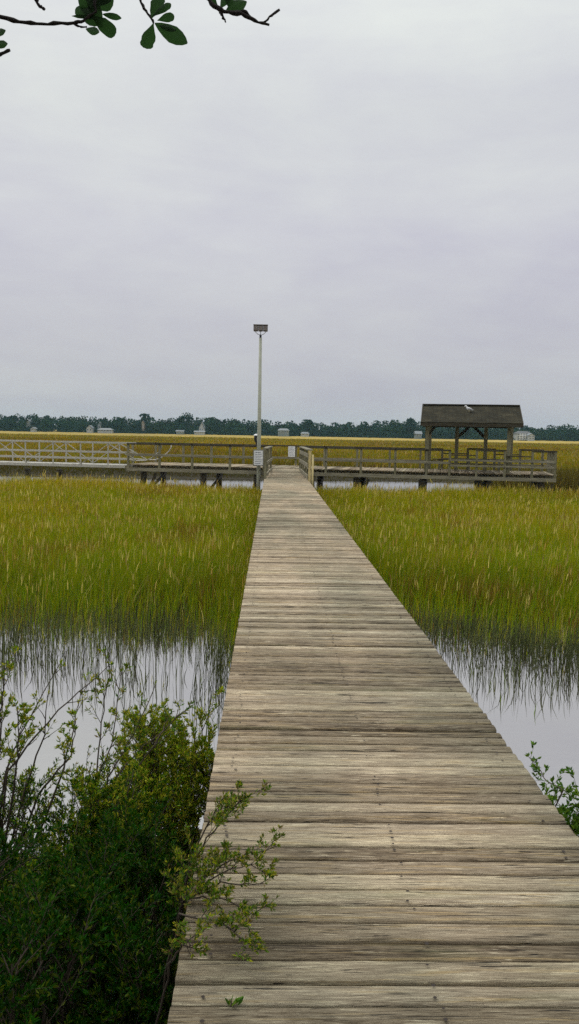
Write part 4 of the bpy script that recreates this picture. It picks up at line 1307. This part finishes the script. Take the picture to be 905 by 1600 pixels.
# the twigs and the leaves in frame, each leaf a lobed blade
tw = MB(); lf = MB(); lcol = []
YD = 2.1
def oak_leaf(px, py, ang, length_px, width=.5, Yd=YD, lobes=True, curl=.15, tone=1.0):
    """leaf stalk at (px,py); ang is the direction it points in the picture (deg, 0 = right, 90 = down)"""
    L = length_px / F * Yd
    a = P(px, py, Yd)
    ex = (P(px + 10, py, Yd) - a).normalized(); ey = (P(px, py + 10, Yd) - a).normalized(); ez = ex.cross(ey)
    t = math.radians(ang)
    dx = ex * math.cos(t) + ey * math.sin(t); dy = -ex * math.sin(t) + ey * math.cos(t)
    tilt = rr.uniform(-.35, .35)
    dy = (dy * math.cos(tilt) + ez * math.sin(tilt))
    prof = [(0, .03), (.12, .12), (.28, .28), (.45, .42), (.60, .50), (.74, .46), (.84, .48), (.93, .36), (1.0, .12)] if lobes else [(0, .03), (.15, .22), (.35, .44), (.55, .5), (.75, .42), (.9, .24), (1, .04)]
    b = len(lf.v); k = len(prof)
    for (s_, w_) in prof:
        wv = w_ * width * L * 2
        c0 = a + dx * (s_ * L) + ez * (curl * L * s_ * s_)
        jit = 1 + rr.uniform(-.08, .08)
        for g, lift in ((-1, .12), (0, 0), (1, .12)):
            q = c0 + dy * (g * wv / 2 * jit) + ez * (lift * wv)
            lf.v.append(tuple(q - off))
            lcol.append(tone)
    for i in range(k - 1):
        for g in (0, 1):
            lf.f.append((b + i * 3 + g, b + i * 3 + g + 1, b + (i + 1) * 3 + g + 1, b + (i + 1) * 3 + g))


def tw_path(pts, r0, r1, Yd=YD):
    q = [P(x, y, Yd) for x, y in pts]
    qq = []
    for a, b2 in zip(q[:-1], q[1:]):
        for i in range(4): qq.append(a.lerp(b2, i / 4) + Vector((rr.gauss(0, .0008), 0, rr.gauss(0, .0008))))
    qq.append(q[-1]); n = len(qq) - 1
    tw.tube([v - off for v in qq], [(r0 + (r1 - r0) * i / n) * rr.uniform(.7, 1.4) for i in range(n + 1)], 7)


def link(px, py, limb):
    a = P(px, py, YD); 
    tw.tube([limb - off, (limb.lerp(a, .5) + Vector((.02, 0, .06))) - off, a - off], [.014, .008, .0045], 7)

# left twig: comes in from the left edge and runs to the big cluster
tw_path([(-60, 5), (0, 26), (40, 35), (75, 38), (115, 36), (130, 32), (150, 18)], .0052, .0028)
tw_path([(115, 37), (124, 42), (136, 42)], .0025, .0018)
tw.tube([LA - off, P(-60, 5, YD) - off], [.02, .006], 7)
for args in ((112, 25, 0, 24, .22, False), (150, 30, -150, 36, .5, True), (148, 20, -100, 42, .55, True), (140, 14, -45, 46, .5, True), (143, 24, 35, 42, .5, True), (160, 22, 8, 28, .34, False),
             (134, 45, 10, 20, .75, False), (128, -8, 10, 46, .6, True), (150, -6, 100, 40, .7, True), (168, -14, 150, 36, .6, True), (120, -20, 60, 44, .5, True)):
    oak_leaf(args[0], args[1], args[2], args[3], args[4], lobes=args[5])
link(150, -25, LA.lerp(LB_, .5)); tw_path([(150, -25), (148, 0), (150, 20)], .004, .002)
# middle twig
link(214, -30, LB_); tw_path([(214, -30), (220, 4), (232, 22), (240, 36)], .0042, .0022)
for args in ((240, 36, 112, 36, .62, True), (242, 36, 28, 54, .46, False), (236, 30, -70, 40, .5, True), (238, 26, -38, 34, .34, True), (248, 40, 12, 26, .35, False), (246, 32, -20, 26, .5, True)):
    oak_leaf(*args[:5], lobes=args[5])
# right twig, bare tip
link(318, -20, LB_.lerp(LC, .5)); tw_path([(318, -20), (330, 6), (350, 18), (378, 22), (398, 32), (421, 39)], .0068, .0028)
tw_path([(412, 35), (424, 24), (437, 15)], .003, .0024); tw_path([(345, 18), (349, 28), (353, 35)], .0035, .0022)
tw_path([(372, 20), (384, 18), (392, 26)], .0034, .003)
for args in ((352, 18, -28, 36, .55, False), (344, 14, -60, 34, .4, False), (340, 8, -130, 30, .45, True), (356, 10, -80, 30, .5, False), (362, 22, -20, 16, .5, False)):
    oak_leaf(*args[:5], lobes=args[5])
# far left bits
link(40, -30, LA.lerp(LB_, .3)); tw_path([(40, -30), (55, -2), (62, 10), (70, 15)], .0045, .003)
tw_path([(-40, 100), (0, 86), (16, 78)], .0045, .003); tw.tube([LA - off, P(-90, 40, YD) - off, P(-40, 100, YD) - off], [.015, .009, .005], 7)
for args in ((-14, 54, -20, 22, .7, False), (-12, 70, -8, 22, .7, False), (-20, 60, 60, 24, .6, True)):
    oak_leaf(*args[:5], lobes=args[5])
tw.build('twigs', M_bark, oak, smooth=True)
lo = lf.build('leaves', M_oak, oak, smooth=True)
ca = lo.data.color_attributes.new('tint', 'FLOAT_COLOR', 'POINT')
nv = len(lo.data.vertices)
tt = np.repeat(rng.uniform(.7, 1.5, (nv // 3 + 1, 1)), 3, axis=0)[:nv]
c4 = np.ones((nv, 4), dtype=np.float32); c4[:, :3] = np.array([.028, .075, .018]) * (0.8 + .4 * vnoise(np.arange(nv) / 25., np.zeros(nv), 1, 3))[:, None]
ca.data.foreach_set('color', c4.ravel())

# ------------------------------------------------------------------ haze
HAZE = 0.00013
m = bpy.data.materials.new('thin_marsh_haze'); m.use_nodes = True
nt = m.node_tree; nt.nodes.clear()
out = nt.nodes.new('ShaderNodeOutputMaterial'); pv = nt.nodes.new('ShaderNodeVolumePrincipled')
pv.inputs['Color'].default_value = (.42, .72, .86, 1); pv.inputs['Density'].default_value = HAZE
nt.links.new(pv.outputs[0], out.inputs['Volume'])
hz = MB().box(-1600, 1600, -400, 1600, -2.2, 32).build('haze', m)
tag(hz, 'thin bluish haze over the marsh', None, kind='stuff')

# ------------------------------------------------------------------ render settings
C.view_settings.view_transform = 'Standard'; C.view_settings.look = 'None'
C.view_settings.exposure = 0.0; C.view_settings.gamma = 1.0; C.view_settings.use_curve_mapping = False
C.render.engine = 'CYCLES'
C.cycles.use_denoising = False
C.cycles.max_bounces = 6; C.cycles.diffuse_bounces = 3; C.cycles.glossy_bounces = 3; C.cycles.transmission_bounces = 3
C.cycles.volume_bounces = 1
C.cycles.volume_step_rate = 10
